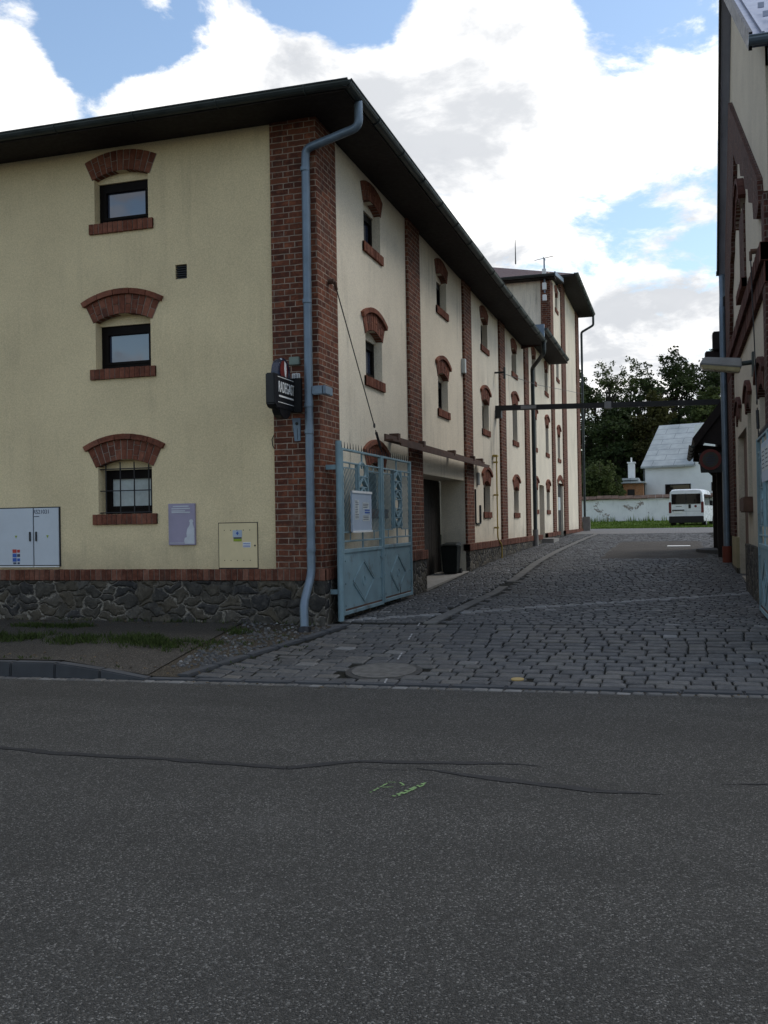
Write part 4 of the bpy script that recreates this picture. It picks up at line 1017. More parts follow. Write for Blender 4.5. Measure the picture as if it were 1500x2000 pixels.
mb=MB(); mb.box(X0,GX,11.56,11.6,2.28,2.34); mb.box(X0,GX,11.56,11.6,.7,.76); mb.build('post_bracket',M['gate'],lg)
mb=MB(); mb.tube([(GX,14.3,.36),(GX,14.3,.6)],.012,6); mb.build('drop_bolt',M['steel_dark'],lg)
nb=empty('notice_board',(GX+.04,12.35,1.48)); tag(nb,'grey notice board with paper sheets hung on the left blue gate','notice board','notice boards on the gates')
mb=MB(); GL.box(mb,11.93,12.75,1.48,2.01,.03,.055); mb.build('board',M['paper'],nb)
mb=MB(); GL.box(mb,11.92,12.76,1.99,2.02,.055,.065); GL.box(mb,11.92,12.76,1.47,1.495,.055,.065); mb.build('frame',M['white'],nb)
for a,b,c,e in ((12.02,12.2,1.64,1.9),(12.35,12.62,1.78,1.87),(12.35,12.66,1.62,1.7)):
    mb=MB(); GL.box(mb,a,b,c,e,.055,.058); s_=mb.build('paper_sheet',M['paper2'],nb)
    mb=MB(); z=c+.02
    while z<e-.015: GL.box(mb,a+.02,b-.02-rnd.uniform(0,.06),z,z+.008,.058,.0595); z+=.022
    mb.build('print_lines',M['ink'],s_)
mb=MB(); GL.box(mb,12.45,12.66,1.76,1.775,.055,.0585); GL.box(mb,12.45,12.66,1.725,1.745,.055,.0585); mb.build('blue_heading',M['ink_blue'],nb)
# right gate
GR=Plane('facing',.97)
rg=empty('metal_gate',(.97,11,.4)); tag(rg,'light blue metal gate open along the grey building at the right edge','gate','blue metal gates')
gate_leaf(rg,GR,11.5,12.98,.42,2.56,0,False); gate_leaf(rg,GR,10.0,11.47,.38,2.56,0,True)
mb=MB(); mb.tube([(.97,9.95,.3),(.97,9.95,2.64)],.04,12); mb.build('hinge_post',M['gate'],rg,smooth=True)
nb=empty('notice_board',(.93,11.3,2.07)); tag(nb,'grey notice board hung high on the right blue gate','notice board','notice boards on the gates')
mb=MB(); GR.box(mb,10.75,11.9,1.98,2.42,.03,.05); mb.build('board',M['paper'],nb)
for a,b in ((11.45,11.8),(11.0,11.35)):
    mb=MB(); GR.box(mb,a,b,2.1,2.36,.05,.053); mb.build('paper_sheet',M['paper2'],nb)
    mb=MB(); 
    for i in range(5): GR.box(mb,a+.05,b-.05,2.13+i*.045,2.142+i*.045,.053,.055)
    mb.build('print_lines',M['ink'],nb)
# stay cables of the gates
def stay(name,a,b,label):
    a=Vector(a);b=Vector(b); t=a+(b-a)*.83; t2=a+(b-a)*.86
    o=empty(name,b); tag(o,label,'cable')
    mb=MB(); mb.tube([a,t],.008,6); mb.tube([t2,b],.008,6); mb.build('wire',M['steel_dark'],o)
    mb=MB(); mb.tube([t2+(b-t2)*.1,t2+(b-t2)*.8],.02,8); ring=[]; d=(b-a).normalized(); s=d.cross(Vector((1,0,0))).normalized()
    mb.tube([t+(d*math.cos(q)+s*math.sin(q))*.03 for q in fr(0,6.283,10)],.008,5); mb.build('turnbuckle',M['steel_dark'],o)
    mb=MB(); mb.tube([a+Vector((-.1 if a.x<0 else .12,0,0)),a],.035,8); mb.tube([a,a+d*.12],.02,6); mb.build('wall_anchor',M['rust'],o)
stay('stay_cable',(X0+.08,11.78,4.72),(GX,13.45,2.62),'steel stay cable running from the brick pier down to the left gate')
# sliding rail over the garage, small fittings
rl=empty('door_rail',(X0+.12,18,2.85)); tag(rl,'rusty steel sliding door rail fixed above the garage opening','door rail')
mb=MB(); mb.box(X0+.06,X0+.2,13.95,21.75,2.82,2.85); mb.box(X0+.06,X0+.085,13.95,21.75,2.85,2.93); mb.box(X0+.175,X0+.2,14.4,21.5,2.78,2.82); mb.build('channel',M['rust'],rl)
for y in (14.6,16.2,18.6,20.5,21.4):
    mb=MB(); mb.box(X0-.05,X0+.1,y,y+.12,2.87,2.99); mb.build('bracket',M['rust'],rl)
wb=empty('wheelie_bin',(X0-.25,19.55,.5)); tag(wb,'dark green black wheelie bin standing in the garage recess','waste bin')
mb=MB(); bx,by,bz=X0-.22,19.5,.50
mb.hexa([(bx-0.141,by-0.154,bz+0.032),(bx+0.141,by-0.154,bz+0.032),(bx+0.141,by+0.166,bz+0.032),(bx-0.141,by+0.166,bz+0.032),(bx-0.173,by-0.192,bz+0.595),(bx+0.173,by-0.192,bz+0.595),(bx+0.173,by+0.211,bz+0.595),(bx-0.173,by+0.211,bz+0.595)]); 
for z in (.86,): mb.box(bx-0.186,bx+0.186,by-0.205,by+0.224,bz+z*.64,bz+z*.64+.04)
mb.build('body',M['bin'],wb,bevel=.02)
mb=MB(); mb.hexa([(bx-0.192,by-0.218,bz+0.598),(bx+0.192,by-0.218,bz+0.598),(bx+0.192,by+0.243,bz+0.614),(bx-0.192,by+0.243,bz+0.614),(bx-0.154,by-0.166,bz+0.630),(bx+0.154,by-0.166,bz+0.630),(bx+0.154,by+0.230,bz+0.660),(bx-0.154,by+0.230,bz+0.660)]); mb.build('lid',M['bin'],wb,bevel=.015)
for sx2 in (-.24,.24):
    mb=MB(); mb.tube([(bx+sx2*.64-.03,by+0.179,bz+0.064),(bx+sx2*.64+.03,by+0.179,bz+0.064)],.064,14); mb.build('wheel',M['rubber'],wb,smooth=True)
mb=MB(); mb.pipe([(X0+.04,23.5,3.2),(X0+.04,23.48,1.15),(X0+.09,23.75,1.0),(X0+.09,23.75,.66)],.018,8)
for z in (3.0,2.2,1.4): mb.box(X0-.04,X0+.07,23.46,23.53,z,z+.04)
mb.box(X0-.04,X0+.07,23.4,23.6,3.15,3.2)
tag(mb.build('gas_pipe',M['gas']),'thin yellowish gas pipe climbing the side facade between windows','pipe')
mb=MB(); mb.box(X0-.05,X0+.03,20.03,20.17,4.72,5.02); tag(mb.build('small_sign',M['paper2'],bevel=.004),'small pale plate high on the second brick pier','sign')
fm=empty('pipe_bracket',(X0,21.3,2)); tag(fm,'black iron meter brackets beside the garage opening','bracket')
mb=MB(); mb.box(X0-.05,X0-.02,21.2,21.24,1.55,2.3); mb.box(X0-.05,X0-.02,21.24,21.75,1.52,1.55); mb.box(X0-.05,X0-.01,21.7,21.75,1.55,1.95); mb.build('bracket_bar',M['steel_dark'],fm)
mb=MB(); mb.box(X0-.05,X0-.0,21.42,21.6,2.4,2.68); mb.build('bracket_box',M['lamp_body'],fm,bevel=.01)
# wire with hooks across the side facade
wc=empty('wall_wire',(X0+.1,24,5.2)); tag(wc,'thin wire on insulator bracket running along the side facade to the tower','wire')
mb=MB(); mb.tube([(X0+.2,24.0,5.24),(X0+.2,30,5.75),(X0+.15,38,6.6),(X0+.1,46.2,7.45)],.008,5); mb.build('wire_run',M['steel_dark'],wc)
mb=MB(); mb.tube([(X0-.05,23.95,5.28),(X0+.22,23.95,5.28)],.025,6); mb.box(X0+.18,X0+.22,23.9,24.0,5.12,5.4); mb.build('insulator_bracket',M['steel_dark'],wc)
# ------------------------------------------------------------------ height limit beam
hb=empty('height_beam',(-1.6,24,4.3)); tag(hb,'black horizontal steel beam spanning the alley above the cobbles','beam')
mb=MB(); mb.hexa([(X0-.05,23.95,4.34),(1.1,23.95,4.22),(1.1,24.07,4.22),(X0-.05,24.07,4.34),(X0-.05,23.95,4.46),(1.1,23.95,4.34),(1.1,24.07,4.34),(X0-.05,24.07,4.46)]); mb.build('tube',M['steel_dark'],hb)
mb=MB(); mb.hexa([(-3.68,23.942,4.345),(-3.3,23.942,4.338),(-3.3,23.949,4.338),(-3.68,23.949,4.345),(-3.68,23.942,4.43),(-3.3,23.942,4.42),(-3.3,23.949,4.42),(-3.68,23.949,4.43)]); mb.build('worn_patch',M['lamp_body'],hb)
mb=MB(); mb.box(-1.66,-1.5,23.92,24.1,4.25,4.42); mb.build('clamp',M['lamp_body'],hb,bevel=.01)
mb=MB(); mb.box(X0-.06,X0+.1,23.9,24.12,4.15,4.34); mb.build('end_bracket',M['steel_dark'],hb)
# ------------------------------------------------------------------ right building
XR=1.1; RW=Plane('facing',XR)
rb=empty('gabled_building',(5,17,.4)); tag(rb,'grey cream building with stepped brick gable at the right edge','building')
YN,YF=12.45,21.75; YA,ZA=18.6,11.3
def rake(y): return 7.2+.664*(y-12.1) if y<YA else ZA-.0+ (YA-y)*1.253
ZA=rake(YA)
rh=[]
# niches / windows on the ground floor: pale reveals
for uc,w,zs,sp in ((18.85,1.0,3.05,3.28),(16.35,.8,1.85,3.25),(13.85,.95,1.9,3.22)):
    mo,br=arch_mesh(RW,uc,w/2+.02,sp,.14,.28,-.11,.03,.075); br.build('arch',M['voussoir_dark'],rb,bevel=.004,seg=1); mo.build('mortar',M['mortar'],rb)
    if uc<18:
        rh.append((uc-w/2,uc+w/2,zs,sp+.14,.2)); f=MB(); RW.box(f,uc-w/2,uc+w/2,zs,sp+.14,-.3,-.2); RW.box(f,uc-.03,uc+.03,zs,sp,-.2,-.17); wn_=f.build('window',M['frame'],rb); f=MB(); RW.box(f,uc-w/2+.06,uc-.05,zs+.06,sp-.05,-.2,-.19); RW.box(f,uc+.05,uc+w/2-.06,zs+.06,sp-.05,-.2,-.19); f.build('pane',M['glass_dark'],wn_)
rh.append((17.05,19.5,.5,3.08,.12))
mb=MB(); w1=wall(RW,YN,YF,.3,7.0,rh,0,.15,mb)
RW.poly(w1,[(YN,7.0),(YF,7.0),(YF,rake(YF)-.12),(YA,rake(YA)-.12),(YN,rake(YN)-.12)],-.2,0)
w1.quad([(XR,YN,.2),(12,YN,.2),(12,YN,7.3),(XR,YN,7.3)]); w1.quad([(XR,YF,.2),(12,YF,.2),(12,YF,7.3),(XR,YF,7.3)])
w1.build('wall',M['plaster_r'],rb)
mb=MB(); 
for i in range(8): RW.box(mb,17.08+i*.3,17.08+i*.3+.29,.55,3.05,-.16,-.1-rnd.uniform(0,.006))
RW.box(mb,17.0,19.55,.5,3.1,-.2,-.16); dd_=mb.build('door',M['wood_door'],rb)
mb=MB(); RW.box(mb,17.3,17.35,1.7,1.85,-.1,-.06); mb.build('handle',M['steel_dark'],dd_)
# street side of the same building
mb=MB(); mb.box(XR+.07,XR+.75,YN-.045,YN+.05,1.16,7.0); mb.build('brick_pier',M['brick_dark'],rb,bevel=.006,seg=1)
mb=MB(); mb.box(XR+.07,12,YN-.07,YN+.05,.0,1.15); mb.build('plinth',M['rubble'],rb)
FW=Plane('front',YN)
for uc in (3.6,7.4): window(FW,rb,uc,.9,2.0,3.1,.1,-.04,.27,.075,0,'plain',M['plaster_r'])
# brick gable ornament
orn=[(19.07,9.28),(13.11,5.87),(12.94,5.5),(13.27,5.4),(13.81,5.56),(13.92,5.81),(14.6,6.03),(14.73,6.26),(15.3,6.45),(15.45,6.69),(16.19,6.94),(16.36,7.19),(17.19,7.48),(17.84,7.87),(18.03,7.59),(18.55,7.15),(18.6,6.9),(19.05,6.68),(19.1,6.5),(19.5,6.4),(19.5,6.2),(20.0,5.95),(20.0,5.5),(20.3,5.2),(20.3,4.95),(21.72,4.95),(21.72,6.47),(20.94,7.53),(20.03,8.27)]
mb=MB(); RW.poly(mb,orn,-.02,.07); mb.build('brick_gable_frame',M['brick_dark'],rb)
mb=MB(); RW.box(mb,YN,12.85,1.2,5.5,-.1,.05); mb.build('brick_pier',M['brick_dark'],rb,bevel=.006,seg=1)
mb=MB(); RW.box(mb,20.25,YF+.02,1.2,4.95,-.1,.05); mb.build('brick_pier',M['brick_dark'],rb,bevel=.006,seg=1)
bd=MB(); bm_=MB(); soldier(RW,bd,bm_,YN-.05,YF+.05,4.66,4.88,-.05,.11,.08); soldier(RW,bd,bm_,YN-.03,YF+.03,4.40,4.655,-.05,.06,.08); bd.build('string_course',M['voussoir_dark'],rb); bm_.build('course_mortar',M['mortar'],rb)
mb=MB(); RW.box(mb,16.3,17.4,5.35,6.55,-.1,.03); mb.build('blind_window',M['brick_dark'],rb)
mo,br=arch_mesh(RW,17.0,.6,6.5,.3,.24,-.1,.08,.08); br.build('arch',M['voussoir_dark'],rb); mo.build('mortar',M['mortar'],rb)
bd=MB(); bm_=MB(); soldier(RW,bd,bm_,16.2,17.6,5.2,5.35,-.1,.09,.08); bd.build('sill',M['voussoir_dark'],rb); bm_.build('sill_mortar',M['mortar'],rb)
mb=MB(); RW.box(mb,YN,17.0,.0,1.15,-.2,.06); mb.build('plinth',M['rubble'],rb)
mb=MB(); RW.box(mb,19.55,YF,.2,.62,-.2,.06); mb.build('plinth',M['rubble'],rb)
mb=MB(); RW.box(mb,19.6,21.2,.62,1.2,-.1,.055); mb.build('plaster_base',M['plaster_b'],rb)
mb=MB(); RW.box(mb,15.9,16.95,1.66,1.9,-.05,.14); mb.build('wall_box',M['rust'],rb,bevel=.02)
# roof
XO=.93
mb=MB(); ye1,ye2=12.05,22.1
def rp(y): return (XO,y,rake(y)+.02)
for (a,b) in ((ye1,YA),(YA,ye2)):
    pa,pb_=rp(a),rp(b)
    mb.hexa([(XO,a,pa[2]-.13),(13,a,pa[2]-.13),(13,b,pb_[2]-.13),(XO,b,pb_[2]-.13),(XO,a,pa[2]),(13,a,pa[2]),(13,b,pb_[2]),(XO,b,pb_[2])])
mb.build('roof',M['metal_roof'],rb)
mb=MB()
x=XO+.12
while x<6:
    mb.bar((x,ye1,rake(ye1)+.04),(x,YA,rake(YA)+.04),.03,.05); x+=.5
k=0
for x in (1.15,1.4,1.65):
    for y in (12.5,13.2,13.9): mb.box(x,x+.08,y,y+.02,rake(y)+.03,rake(y)+.1)
mb.build('roof_seam',M['metal_roof'],rb)
mb=MB()
for a,b in ((ye1,YA),(YA,ye2)): mb.bar((XO-.02,a,rake(a)-.03),(XO-.02,b,rake(b)-.03),.04,.2,up=(0,0,1))
mb.build('verge_board',M['steel_dark'],rb)
mb=MB(); gutter(mb,(XO-.05,ye1-.07,rake(ye1)-.03),(8,ye1-.07,rake(ye1)-.03),.08); mb.build('gutter',M['zinc'],rb)
mb=MB(); gutter(mb,(XO-.05,ye2+.07,rake(ye2)-.03),(8,ye2+.07,rake(ye2)-.03),.08); mb.build('gutter',M['gutter'],rb)
mb=MB(); mb.tube([(1.2,11.97,6.98),(1.18,11.97,6.8),(1.16,11.97,6.72),(1.16,12.05,6.4),(1.2,12.38,5.9),(1.2,12.38,.4)],[.11,.09,.055,.055,.055,.055],12); mb.build('downpipe',M['zinc'],rb,smooth=True)
mb=MB(); mb.pipe([(1.0,22.15,6.8),(1.0,22.05,6.3),(.98,21.9,6.0),(.98,21.9,.95)],.07,12); mb.build('downpipe',M['zinc'],rb,smooth=True)
mb=MB(); mb.tube([(.98,21.9,.97),(.98,21.9,.55)],.1,12); mb.build('pipe_boot',M['redpipe'],rb,smooth=True)
stay('stay_cable',(.95,13.3,5.0),(.97,12.9,2.62),'steel stay cable hanging down to the right gate beside arched niches')
# street lamp
sl=empty('wall_lamp',(XR,15.2,3.84)); tag(sl,'flat grey street lamp on a short arm from the right wall','street lamp')
mb=MB(); mb.box(XR-.03,XR,15.1,15.3,3.66,4.0); mb.build('wall_plate',M['gutter'],sl)
mb=MB(); mb.tube([(XR,15.2,3.86),(.86,15.2,3.84)],.035,10); mb.build('arm',M['gutter'],sl,smooth=True)
mb=MB(); mb.hexa([(.34,15.08,3.86),(.93,15.08,3.78),(.93,15.34,3.78),(.34,15.34,3.86),(.40,15.12,3.97),(.93,15.11,3.92),(.93,15.31,3.92),(.40,15.30,3.97)]); mb.build('housing',M['lamp_body'],sl,bevel=.015)
mb=MB(); mb.hexa([(.40,15.11,3.79),(.90,15.11,3.715),(.90,15.31,3.715),(.40,15.31,3.79),(.36,15.09,3.857),(.915,15.09,3.778),(.915,15.33,3.778),(.36,15.33,3.857)]); mb.build('lens',M['lens'],sl,bevel=.01)
# ------------------------------------------------------------------ lean-to with canopy, sign
ls=empty('lean_to_shed',(3,25,.7)); tag(ls,'dark low shed with steep overhanging tiled roof beyond the right building','shed')
mb=MB(); mb.box(.98,6,22.3,27.5,.4,4.3); mb.build('wall',M['wood_dark'],ls)
mb=MB(); mb.hexa([(.38,22.0,3.12),(.38,27.3,3.15),(2.6,27.3,6.0),(2.6,22.0,6.0),(.32,22.0,3.3),(.32,27.3,3.3),(2.5,27.3,6.2),(2.5,22.0,6.2)]); mb.build('roof',M['dark'],ls)
mb=MB()
for y in (22.6,24.0,25.4,26.8):
    mb=MB(); mb.bar((.4,y,3.13),(1.0,y,3.05),.1,.14); mb.bar((.55,y,3.05),(1.0,y,2.6),.08,.1); mb.build('rafter',M['dark'],ls)
mb=MB(); mb.prism([(.45,22.06,3.22),(1.0,22.06,3.12),(1.2,22.06,4.2)],(0,.06,0)); mb.build('gable_board',M['dark'],ls)
for yp in (26.6,23.6):
    mb=MB(); mb.box(.86,.97,yp,yp+.15,.5,3.2); mb.build('post',M['dark'],ls)
mb=MB(); gutter(mb,(.31,22.0,3.15),(.31,27.3,3.15),.055); mb.build('gutter',M['gutter'],ls)
mb=MB(); mb.box(1.0,3.5,21.85,22.3,.4,6.3); mb.box(.78,1.1,22.1,22.5,5.2,5.6); mb.box(.62,1.0,22.2,22.6,4.85,5.2); mb.build('parapet_step',M['dark'],ls,bevel=.02)
rs=empty('traffic_sign',(.7,22,2.8)); tag(rs,'round prohibition sign with red rim in shade under the shed eaves','traffic sign')
mb=MB(); mb.tube([(.68,22.02,2.83),(.68,22.0,2.83)],.225,28); mb.build('disc',M['sign_red'],rs)
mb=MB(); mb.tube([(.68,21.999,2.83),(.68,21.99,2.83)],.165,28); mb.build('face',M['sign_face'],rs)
mb=MB()
for z,a in ((2.91,.05),(2.87,.09),(2.82,.1),(2.77,.08),(2.73,.05)): mb.box(.68-a,.68+a,21.984,21.989,z-.008,z+.008)
mb.build('print_lines',M['ink'],rs)
mb=MB(); mb.prism([(.44,22.03,2.98),(.92,22.03,2.98),(.98,22.03,2.55),(.48,22.03,2.55)],(0,.03,0)); mb.build('backing',M['black'],rs)
mb=MB(); mb.box(.66,1.0,22.06,22.1,2.8,2.86); mb.build('bracket',M['steel_dark'],rs)
# low rounded step at the shed
mb=MB(); n=14; pts=[(.95,24.6)]+[(.95-.55*math.sin(math.pi*i/n),24.6+2.6*i/n) for i in range(n+1)]
mb.prism([(x,y,.55) for x,y in pts[1:]],(0,0,.24)); tag(mb.build('stone_step',M['kerb'],bevel=.015),'low rounded stone step at the foot of the shed wall','step')
# ------------------------------------------------------------------ far background
bw=empty('boundary_wall',(-8,70,1.3)); tag(bw,'peeling whitewashed boundary wall with tiled coping behind the grass','wall')
mb=MB(); mb.box(-40,16,70,70.4,.8,2.92); mb.build('wall',M['whitewash'],bw)
mb=MB(); x=-40
while x<16:
    h=rnd.uniform(-.03,.03); mb.hexa([(x,69.85,2.925+h),(x+.48,69.85,2.925+h),(x+.48,70.2,3.14+h),(x,70.2,3.14+h),(x,69.85,2.985+h),(x+.48,69.85,2.985+h),(x+.48,70.2,3.2+h),(x,70.2,3.2+h)]); x+=.5
mb.build('coping',simple('old_tile',(.1,.065,.05),.9,var=.4,scale=3),bw)
# white house, turned a little
wh=empty('white_house',(0,80,1.5)); wh.rotation_euler=(0,0,R(-17)); tag(wh,'white house with pale fibre-cement roof behind the boundary wall','house')
# local frame: x along eave, y back; origin at front left corner of the eaves
def hpart(mb,name,mat,parent=None):
    o=mb.build(name,mat); o.parent=parent or wh; return o
HX,HY=-2.75,78.2
wh.location=(HX,HY,0)
mb=MB(); mb.box(.2,9,.35,9,1.0,5.5); mb.prism([(.2,.35,5.5),(.2,4.7,8.9),(.2,9,5.5)],(8.8,0,0)); hpart(mb,'wall',M['housewall'])
mb=MB(); 
mb.hexa([(0,0,5.45),(4.1,0,5.45),(4.1,4.7,9.0),(0,4.7,9.0),(0,-.03,5.57),(4.1,-.03,5.57),(4.1,4.7,9.14),(0,4.7,9.14)])
mb.hexa([(0,4.7,9.0),(9,4.7,9.0),(9,9.4,5.45),(0,9.4,5.45),(0,4.7,9.14),(9,4.7,9.14),(9,9.43,5.57),(0,9.43,5.57)]); hpart(mb,'roof',M['houseroof'])
mb=MB(); mb.box(4.12,9,.34,4.6,5.5,8.6); hpart(mb,'wall',M['housewall'])
mb=MB(); mb.tube([(.15,.3,5.4),(.15,.3,1.2)],.06,8); hpart(mb,'downpipe',M['gutter'])
for a,b,z0,z1 in ((1.8,3.75,2.9,4.15),(5.3,7.0,3.55,4.2)):
    mb=MB(); mb.box(a,b,.3,.36,z0,z1); w_o=hpart(mb,'window',M['frame'])
    mb=MB(); mb.box(a+.08,b-.08,.28,.30,z0+.08,z1-.08); p_=mb.build('pane',M['glass_dark']); p_.parent=w_o
# brick shed with chimney
bs=empty('brick_shed',(-3.2,76,1.5)); tag(bs,'small orange brick shed with slab roof and pale chimney','shed')
mb=MB(); mb.box(-3.95,-2.5,75,78,1.2,4.2); mb.build('wall',M['brick_orange'],bs)
mb=MB(); mb.box(-4.1,-2.3,74.7,78.3,4.2,4.32); mb.box(-4.0,-2.8,74.9,78,4.45,4.6); mb.hexa([(-4.0,75,4.3),(-2.5,75,4.3),(-2.5,78,4.3),(-4.0,78,4.3),(-3.8,75.2,4.46),(-2.9,75.2,4.46),(-2.9,77.8,4.46),(-3.8,77.8,4.46)]); mb.build('roof',M['houseroof'],bs)
mb=MB(); mb.box(-3.6,-3.1,75.8,76.3,4.5,5.75); mb.box(-3.66,-3.04,75.74,76.36,5.75,5.85); mb.tube([(-3.35,76.05,5.85),(-3.35,76.05,6.2)],.06,8); mb.build('chimney',M['whitewash'],bs)
mb=MB(); mb.box(-3.62,-3.1,74.95,75.02,2.2,3.75); mb.build('door',M['wood_dark'],bs)
# ------------------------------------------------------------------ van
vn=empty('white_van',(.45,57,1.06)); tag(vn,'white panel van parked on the grass with its rear doors facing the alley','van')
vn.location=(.42,57.2,1.03); vn.rotation_euler=(0,0,R(-9)); vn.scale=(.94,.94,.95)
def vpart(mb,name,mat,parent=None,bevel=0,smooth=False):
    o=mb.build(name,mat,None,bevel,smooth); o.parent=parent or vn; return o
# cross-section (x,z), lofted along y with a sloping nose
def sect(w,zb,zt,y): 
    return [(-w,y,zb),(w,y,zb),(w*1.0,y,zb+.5),(w*.985,y,1.15),(w*.93,y,zt-.18),(w*.82,y,zt-.03),(w*.6,y,zt),(-w*.6,y,zt),(-w*.82,y,zt-.03),(-w*.93,y,zt-.18),(-w*.985,y,1.15),(-w,y,zb+.5)]
secs=[sect(1.0,.42,2.2,0),sect(1.025,.35,2.26,.12),sect(1.025,.33,2.27,2.0),sect(1.025,.33,2.24,3.5),sect(1.0,.33,2.1,4.0),sect(.98,.33,1.5,4.6),sect(.95,.33,1.25,5.1),sect(.88,.35,.95,5.3)]
mb=MB(); n=12; vv=[p for s in secs for p in s]; ff=[tuple(range(n-1,-1,-1)),tuple((len(secs)-1)*n+i for i in range(n))]
for i in range(len(secs)-1):
    for j in range(n): ff.append((i*n+j,i*n+(j+1)%n,(i+1)*n+(j+1)%n,(i+1)*n+j))
mb.add(vv,ff); vpart(mb,'body',M['van'],None,.02,True)
for s in (-1,1):
    mb=MB(); x0,x1=(-.86,-.012) if s<0 else (.012,.86); mb.box(x0,x1,-.03,0.01,.62,2.05); rd=vpart(mb,'rear_door',M['van'],None,.012)
    mb=MB(); mb.box(x0+.02,x1-.0 if s<0 else x1-.02,-.045,-.03,1.38,1.98); vpart(mb,'window',M['glass_dark'],rd,.01)
    mb=MB(); mb.box(s*.93-.08,s*.93+.08,-.03,.05,.85,1.5); vpart(mb,'tail_light',M['taillight'],None,.015)
mb=MB(); mb.box(-1.0,1.0,-.1,.1,.26,.66); vpart(mb,'bumper',M['black'],None,.03)
mb=MB(); mb.box(-.72,-.2,-.05,-.03,.82,.95); pl_=vpart(mb,'number_plate',M['white'],None,.005)
mb=MB(); mb.box(-.8,-.1,-.06,-.03,.985,1.05); vpart(mb,'plate_lamp',M['black'])
mb=MB(); mb.box(-.03,.03,-.044,-.032,1.38,1.98); vpart(mb,'window_trim',M['black'])
mb=MB(); mb.box(.14,.28,-.05,-.03,1.12,1.35); vpart(mb,'door_handle',M['black'],None,.01)
mb=MB(); mb.tube([(.55,-.03,1.24),(.55,-.045,1.24)],.07,16); vpart(mb,'badge',M['sign_red'])
mb=MB(); mb.box(-.6,-.25,-.034,-.03,1.22,1.25); vpart(mb,'badge_script',M['gutter'])
mb=MB()
for z in (.95,1.36): mb.box(-.88,.88,-.033,-.03,z-.006,z+.006)
vpart(mb,'panel_line',M['gutter'])
for s in (-1,1):
    for y in (.95,4.1):
        mb=MB(); mb.tube([(s*.8,y,.34),(s*1.02,y,.34)],.34,20); wh_=vpart(mb,'wheel',M['rubber'],None,.02)
        mb=MB(); mb.tube([(s*1.0,y,.34),(s*1.035,y,.34)],.2,14); vpart(mb,'hub_cap',M['lamp_body'],wh_)
    mb=MB(); mb.box(s*1.12-.1,s*1.12+.1,3.85,3.98,1.25,1.62); vpart(mb,'mirror',M['black'],None,.03)
    mb=MB(); mb.box(s*.99-.025,s*.99+.025,2.6,3.9,1.3,1.95); mb.box(s*.99-.025,s*.99+.025,.5,2.3,1.3,1.95); vpart(mb,'side_window',M['glass_dark'],None,.01)
# little rod and stuff behind the van
# ------------------------------------------------------------------ trees
def leaf_cloud(mb,blobs,n,size,shell=.55,mat=0):
    tot=sum(b[3]*b[4]*b[5] for b in blobs)
    for b in blobs:
        k=int(n*b[3]*b[4]*b[5]/tot)+1
        # clumps inside the blob
        cl=[]
        for i in range(max(4,k//22)):
            v=Vector((rnd.gauss(0,1),rnd.gauss(0,1),rnd.gauss(0,1))).normalized()*(shell+(1-shell)*rnd.random())
            cl.append((v,rnd.random()))
        for i in range(k):
            v,a=rnd.choice(cl); v=v+Vector((rnd.gauss(0,.13),rnd.gauss(0,.13),rnd.gauss(0,.10)))
            c=Vector((b[0]+v.x*b[3],b[1]+v.y*b[4],b[2]+v.z*b[5])); s=size*rnd.uniform(.6,1.3)
            x=Vector((rnd.gauss(0,1),rnd.gauss(0,1),rnd.gauss(0,.6))).normalized(); y=x.cross(Vector((rnd.gauss(0,1),rnd.gauss(0,1),rnd.gauss(0,1)))).normalized()
            mb.quad([c-x*s*.5,c+y*s*.32,c+x*s*.5,c-y*s*.32],min(1,max(0,a*.6+rnd.random()*.4)))
def tree(x,y,h,r,nl,size,mat,label,lacy=False,name='tree',squash=1.):
    z0=G(x,y)-.2; t=empty(name,(x,y,z0)); tag(t,label,'tree','trees behind the white house')
    tr_=MB(); P=[Vector((x,y,z0))]
    for i in range(1,6): P.append(Vector((x+rnd.gauss(0,.15)*i*.5,y+rnd.gauss(0,.15)*i*.5,z0+h*.8*i/5)))
    tr_.tube(P,[h*.022*(1-.16*i) for i in range(6)],8)
    blobs=[]
    nb=9 if lacy else 11
    for i in range(nb):
        a=6.283*i/nb*2.4+rnd.uniform(-.4,.4); q=rnd.uniform(.35,1); rr=r*.72*q*math.sin(min(3.0,.6+2.2*i/nb))
        zz=z0+h*(.38+.52*i/nb); c=Vector((x+rr*math.cos(a),y+rr*math.sin(a),zz)); br_=r*rnd.uniform(.34,.5)
        blobs.append((c.x,c.y,c.z,br_,br_,br_*.75*squash))
        k=min(5,max(1,int(i/nb*5))); s=P[k]; mid=s+(c-s)*.55+Vector((0,0,h*.03))
        tr_.tube([s,mid,c],[h*.009,h*.006,h*.002],5)
        for j in range(12 if lacy else 5):
            e=c+Vector((rnd.gauss(0,1),rnd.gauss(0,1),abs(rnd.gauss(0,.6)))).normalized()*br_*rnd.uniform(.5,.95); tr_.tube([mid,(mid+e)/2+Vector((0,0,.2)),e],[h*.004,h*.003,h*.0012],4)
    blobs.append((P[-1].x,P[-1].y,z0+h*.9,r*.34,r*.34,h*.1))
    tr_.build('trunk',M['bark'],t)
    mb=MB(); leaf_cloud(mb,blobs,nl,size,.4 if not lacy else .6); mb.build('crown',mat,t)
tree(-6.6,96,15.4,3.7,6500,.23,M['leaf2'],'leftmost lacy tree whose thin crown shows sky beside the tower',True)
tree(-4.3,99,15.6,3.3,6000,.23,M['leaf2'],'lacy tree with thin branches just right of the leftmost one',True)
tree(-2.6,94,14.4,2.7,5500,.23,M['leaf'],'narrow tree in the dip between lacy trees and tall dense crown',True)
tree(.2,97,16.2,3.7,12000,.26,M['leaf'],'tallest dense tree standing behind the white house roof')
tree(3.4,98,16.2,4.4,14000,.26,M['leaf'],'broad dense tree rising behind the dark shed roof')
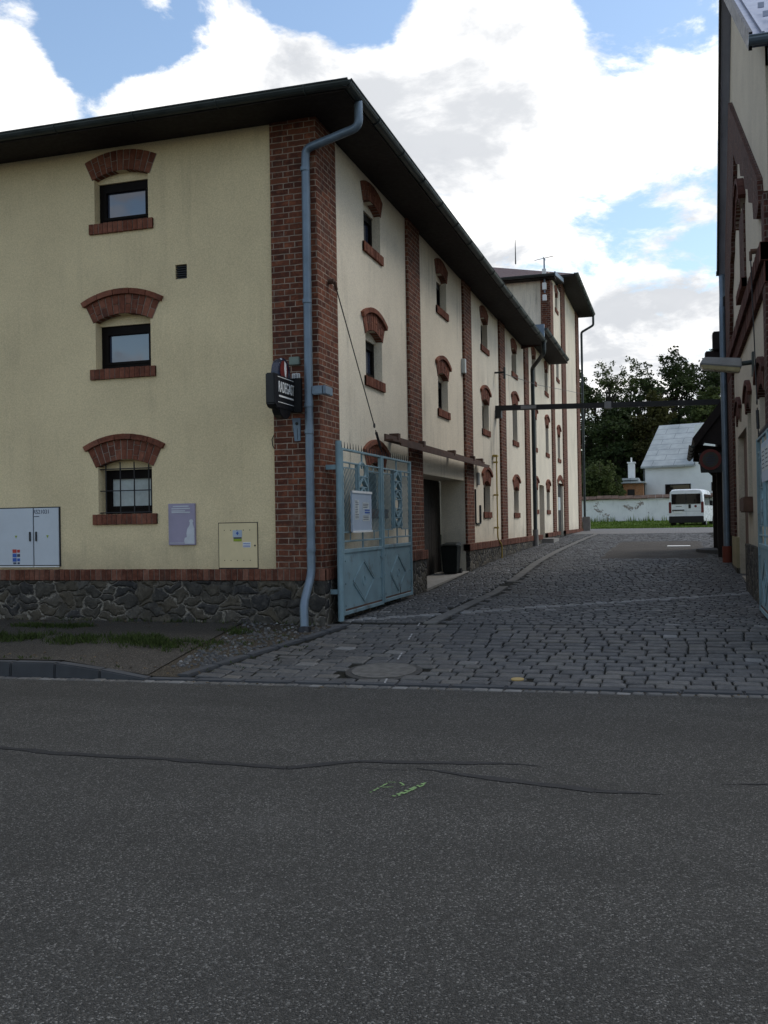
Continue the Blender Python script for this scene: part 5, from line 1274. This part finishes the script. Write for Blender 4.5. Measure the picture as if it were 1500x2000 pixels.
tree(8.2,101,18,4.6,9000,.35,M['leaf'],'dense tree mostly hidden by the right building')
tree(2.2,90,11.8,3.0,9000,.3,M['leaf2'],'lighter green tree in front of the tall crowns above the beam')
tree(-5.4,88,10.4,2.9,11000,.3,M['leaf'],'dark leafy tree below the lacy crowns near the tower edge')
tree(-2.2,88,11.2,2.6,11000,.3,M['leaf3'],'yellowish tree left of the white house roof')
tree(-8.8,92,14,3.5,8000,.32,M['leaf'],'dark tree half hidden behind the tower')
tree(-14.5,100,16,4.5,6000,.36,M['leaf'],'dark tree fully behind the tower block')
# dense understorey
mb=MB(); leaf_cloud(mb,[(x,92+rnd.uniform(-2,5),rnd.uniform(2.6,8.2),2.1,1.8,2.4) for x in [-12+1.05*i for i in range(26)] for q in (0,1)],60000,.36,.2)
tag(mb.build('undergrowth',M['leaf']),'dark mass of undergrowth below the trees behind the white house','undergrowth',kind='stuff')
sheet('hillside',M['ground'],fr(-60,60,12),[93,96,99,104,112,130],.3,lambda x,y:y)
mb=MB()
for i,(a,b) in enumerate(zip(fr(-60,60,24),fr(-60,60,24)[1:])): mb.quad([(a,100,2),(b,100,2),(b,112,9.3),(a,112,9.3)])
for i,(a,b) in enumerate(zip(fr(-60,60,24),fr(-60,60,24)[1:])): mb.quad([(a,112,9.3),(b,112,9.3),(b,200,11),(a,200,11)])
struct(mb.build('hill',M['lawn']))
def bush(x,y,h,r,n,mat,label):
    t=empty('bush',(x,y,G(x,y))); tag(t,label,'bush')
    mb=MB(); 
    for i in range(7): mb.tube([(x,y,G(x,y)-.1),(x+rnd.gauss(0,r*.3),y+rnd.gauss(0,r*.3),G(x,y)+h*rnd.uniform(.6,.95))],[.05,.012],5)
    mb.build('stems',M['bark'],t)
    mb=MB(); leaf_cloud(mb,[(x+rnd.gauss(0,r*.4),y+rnd.gauss(0,r*.4),G(x,y)+h*rnd.uniform(.35,.8),r*.5,r*.5,h*.28) for i in range(9)],n,.2,.3); mb.build('foliage',mat,t)
bush(-5.7,73.2,4.6,1.6,7000,M['leaf2'],'rounded green bush behind the boundary wall beside the tower')
bush(-7.6,74,4.2,1.5,4500,M['leaf'],'darker bush behind the wall touching the tower edge')
bush(-4.4,74.5,2.6,.7,1800,M['leaf2'],'small bush between the round bush and the brick shed')
# buildings across the street behind the camera are what the windows reflect: only open sky there
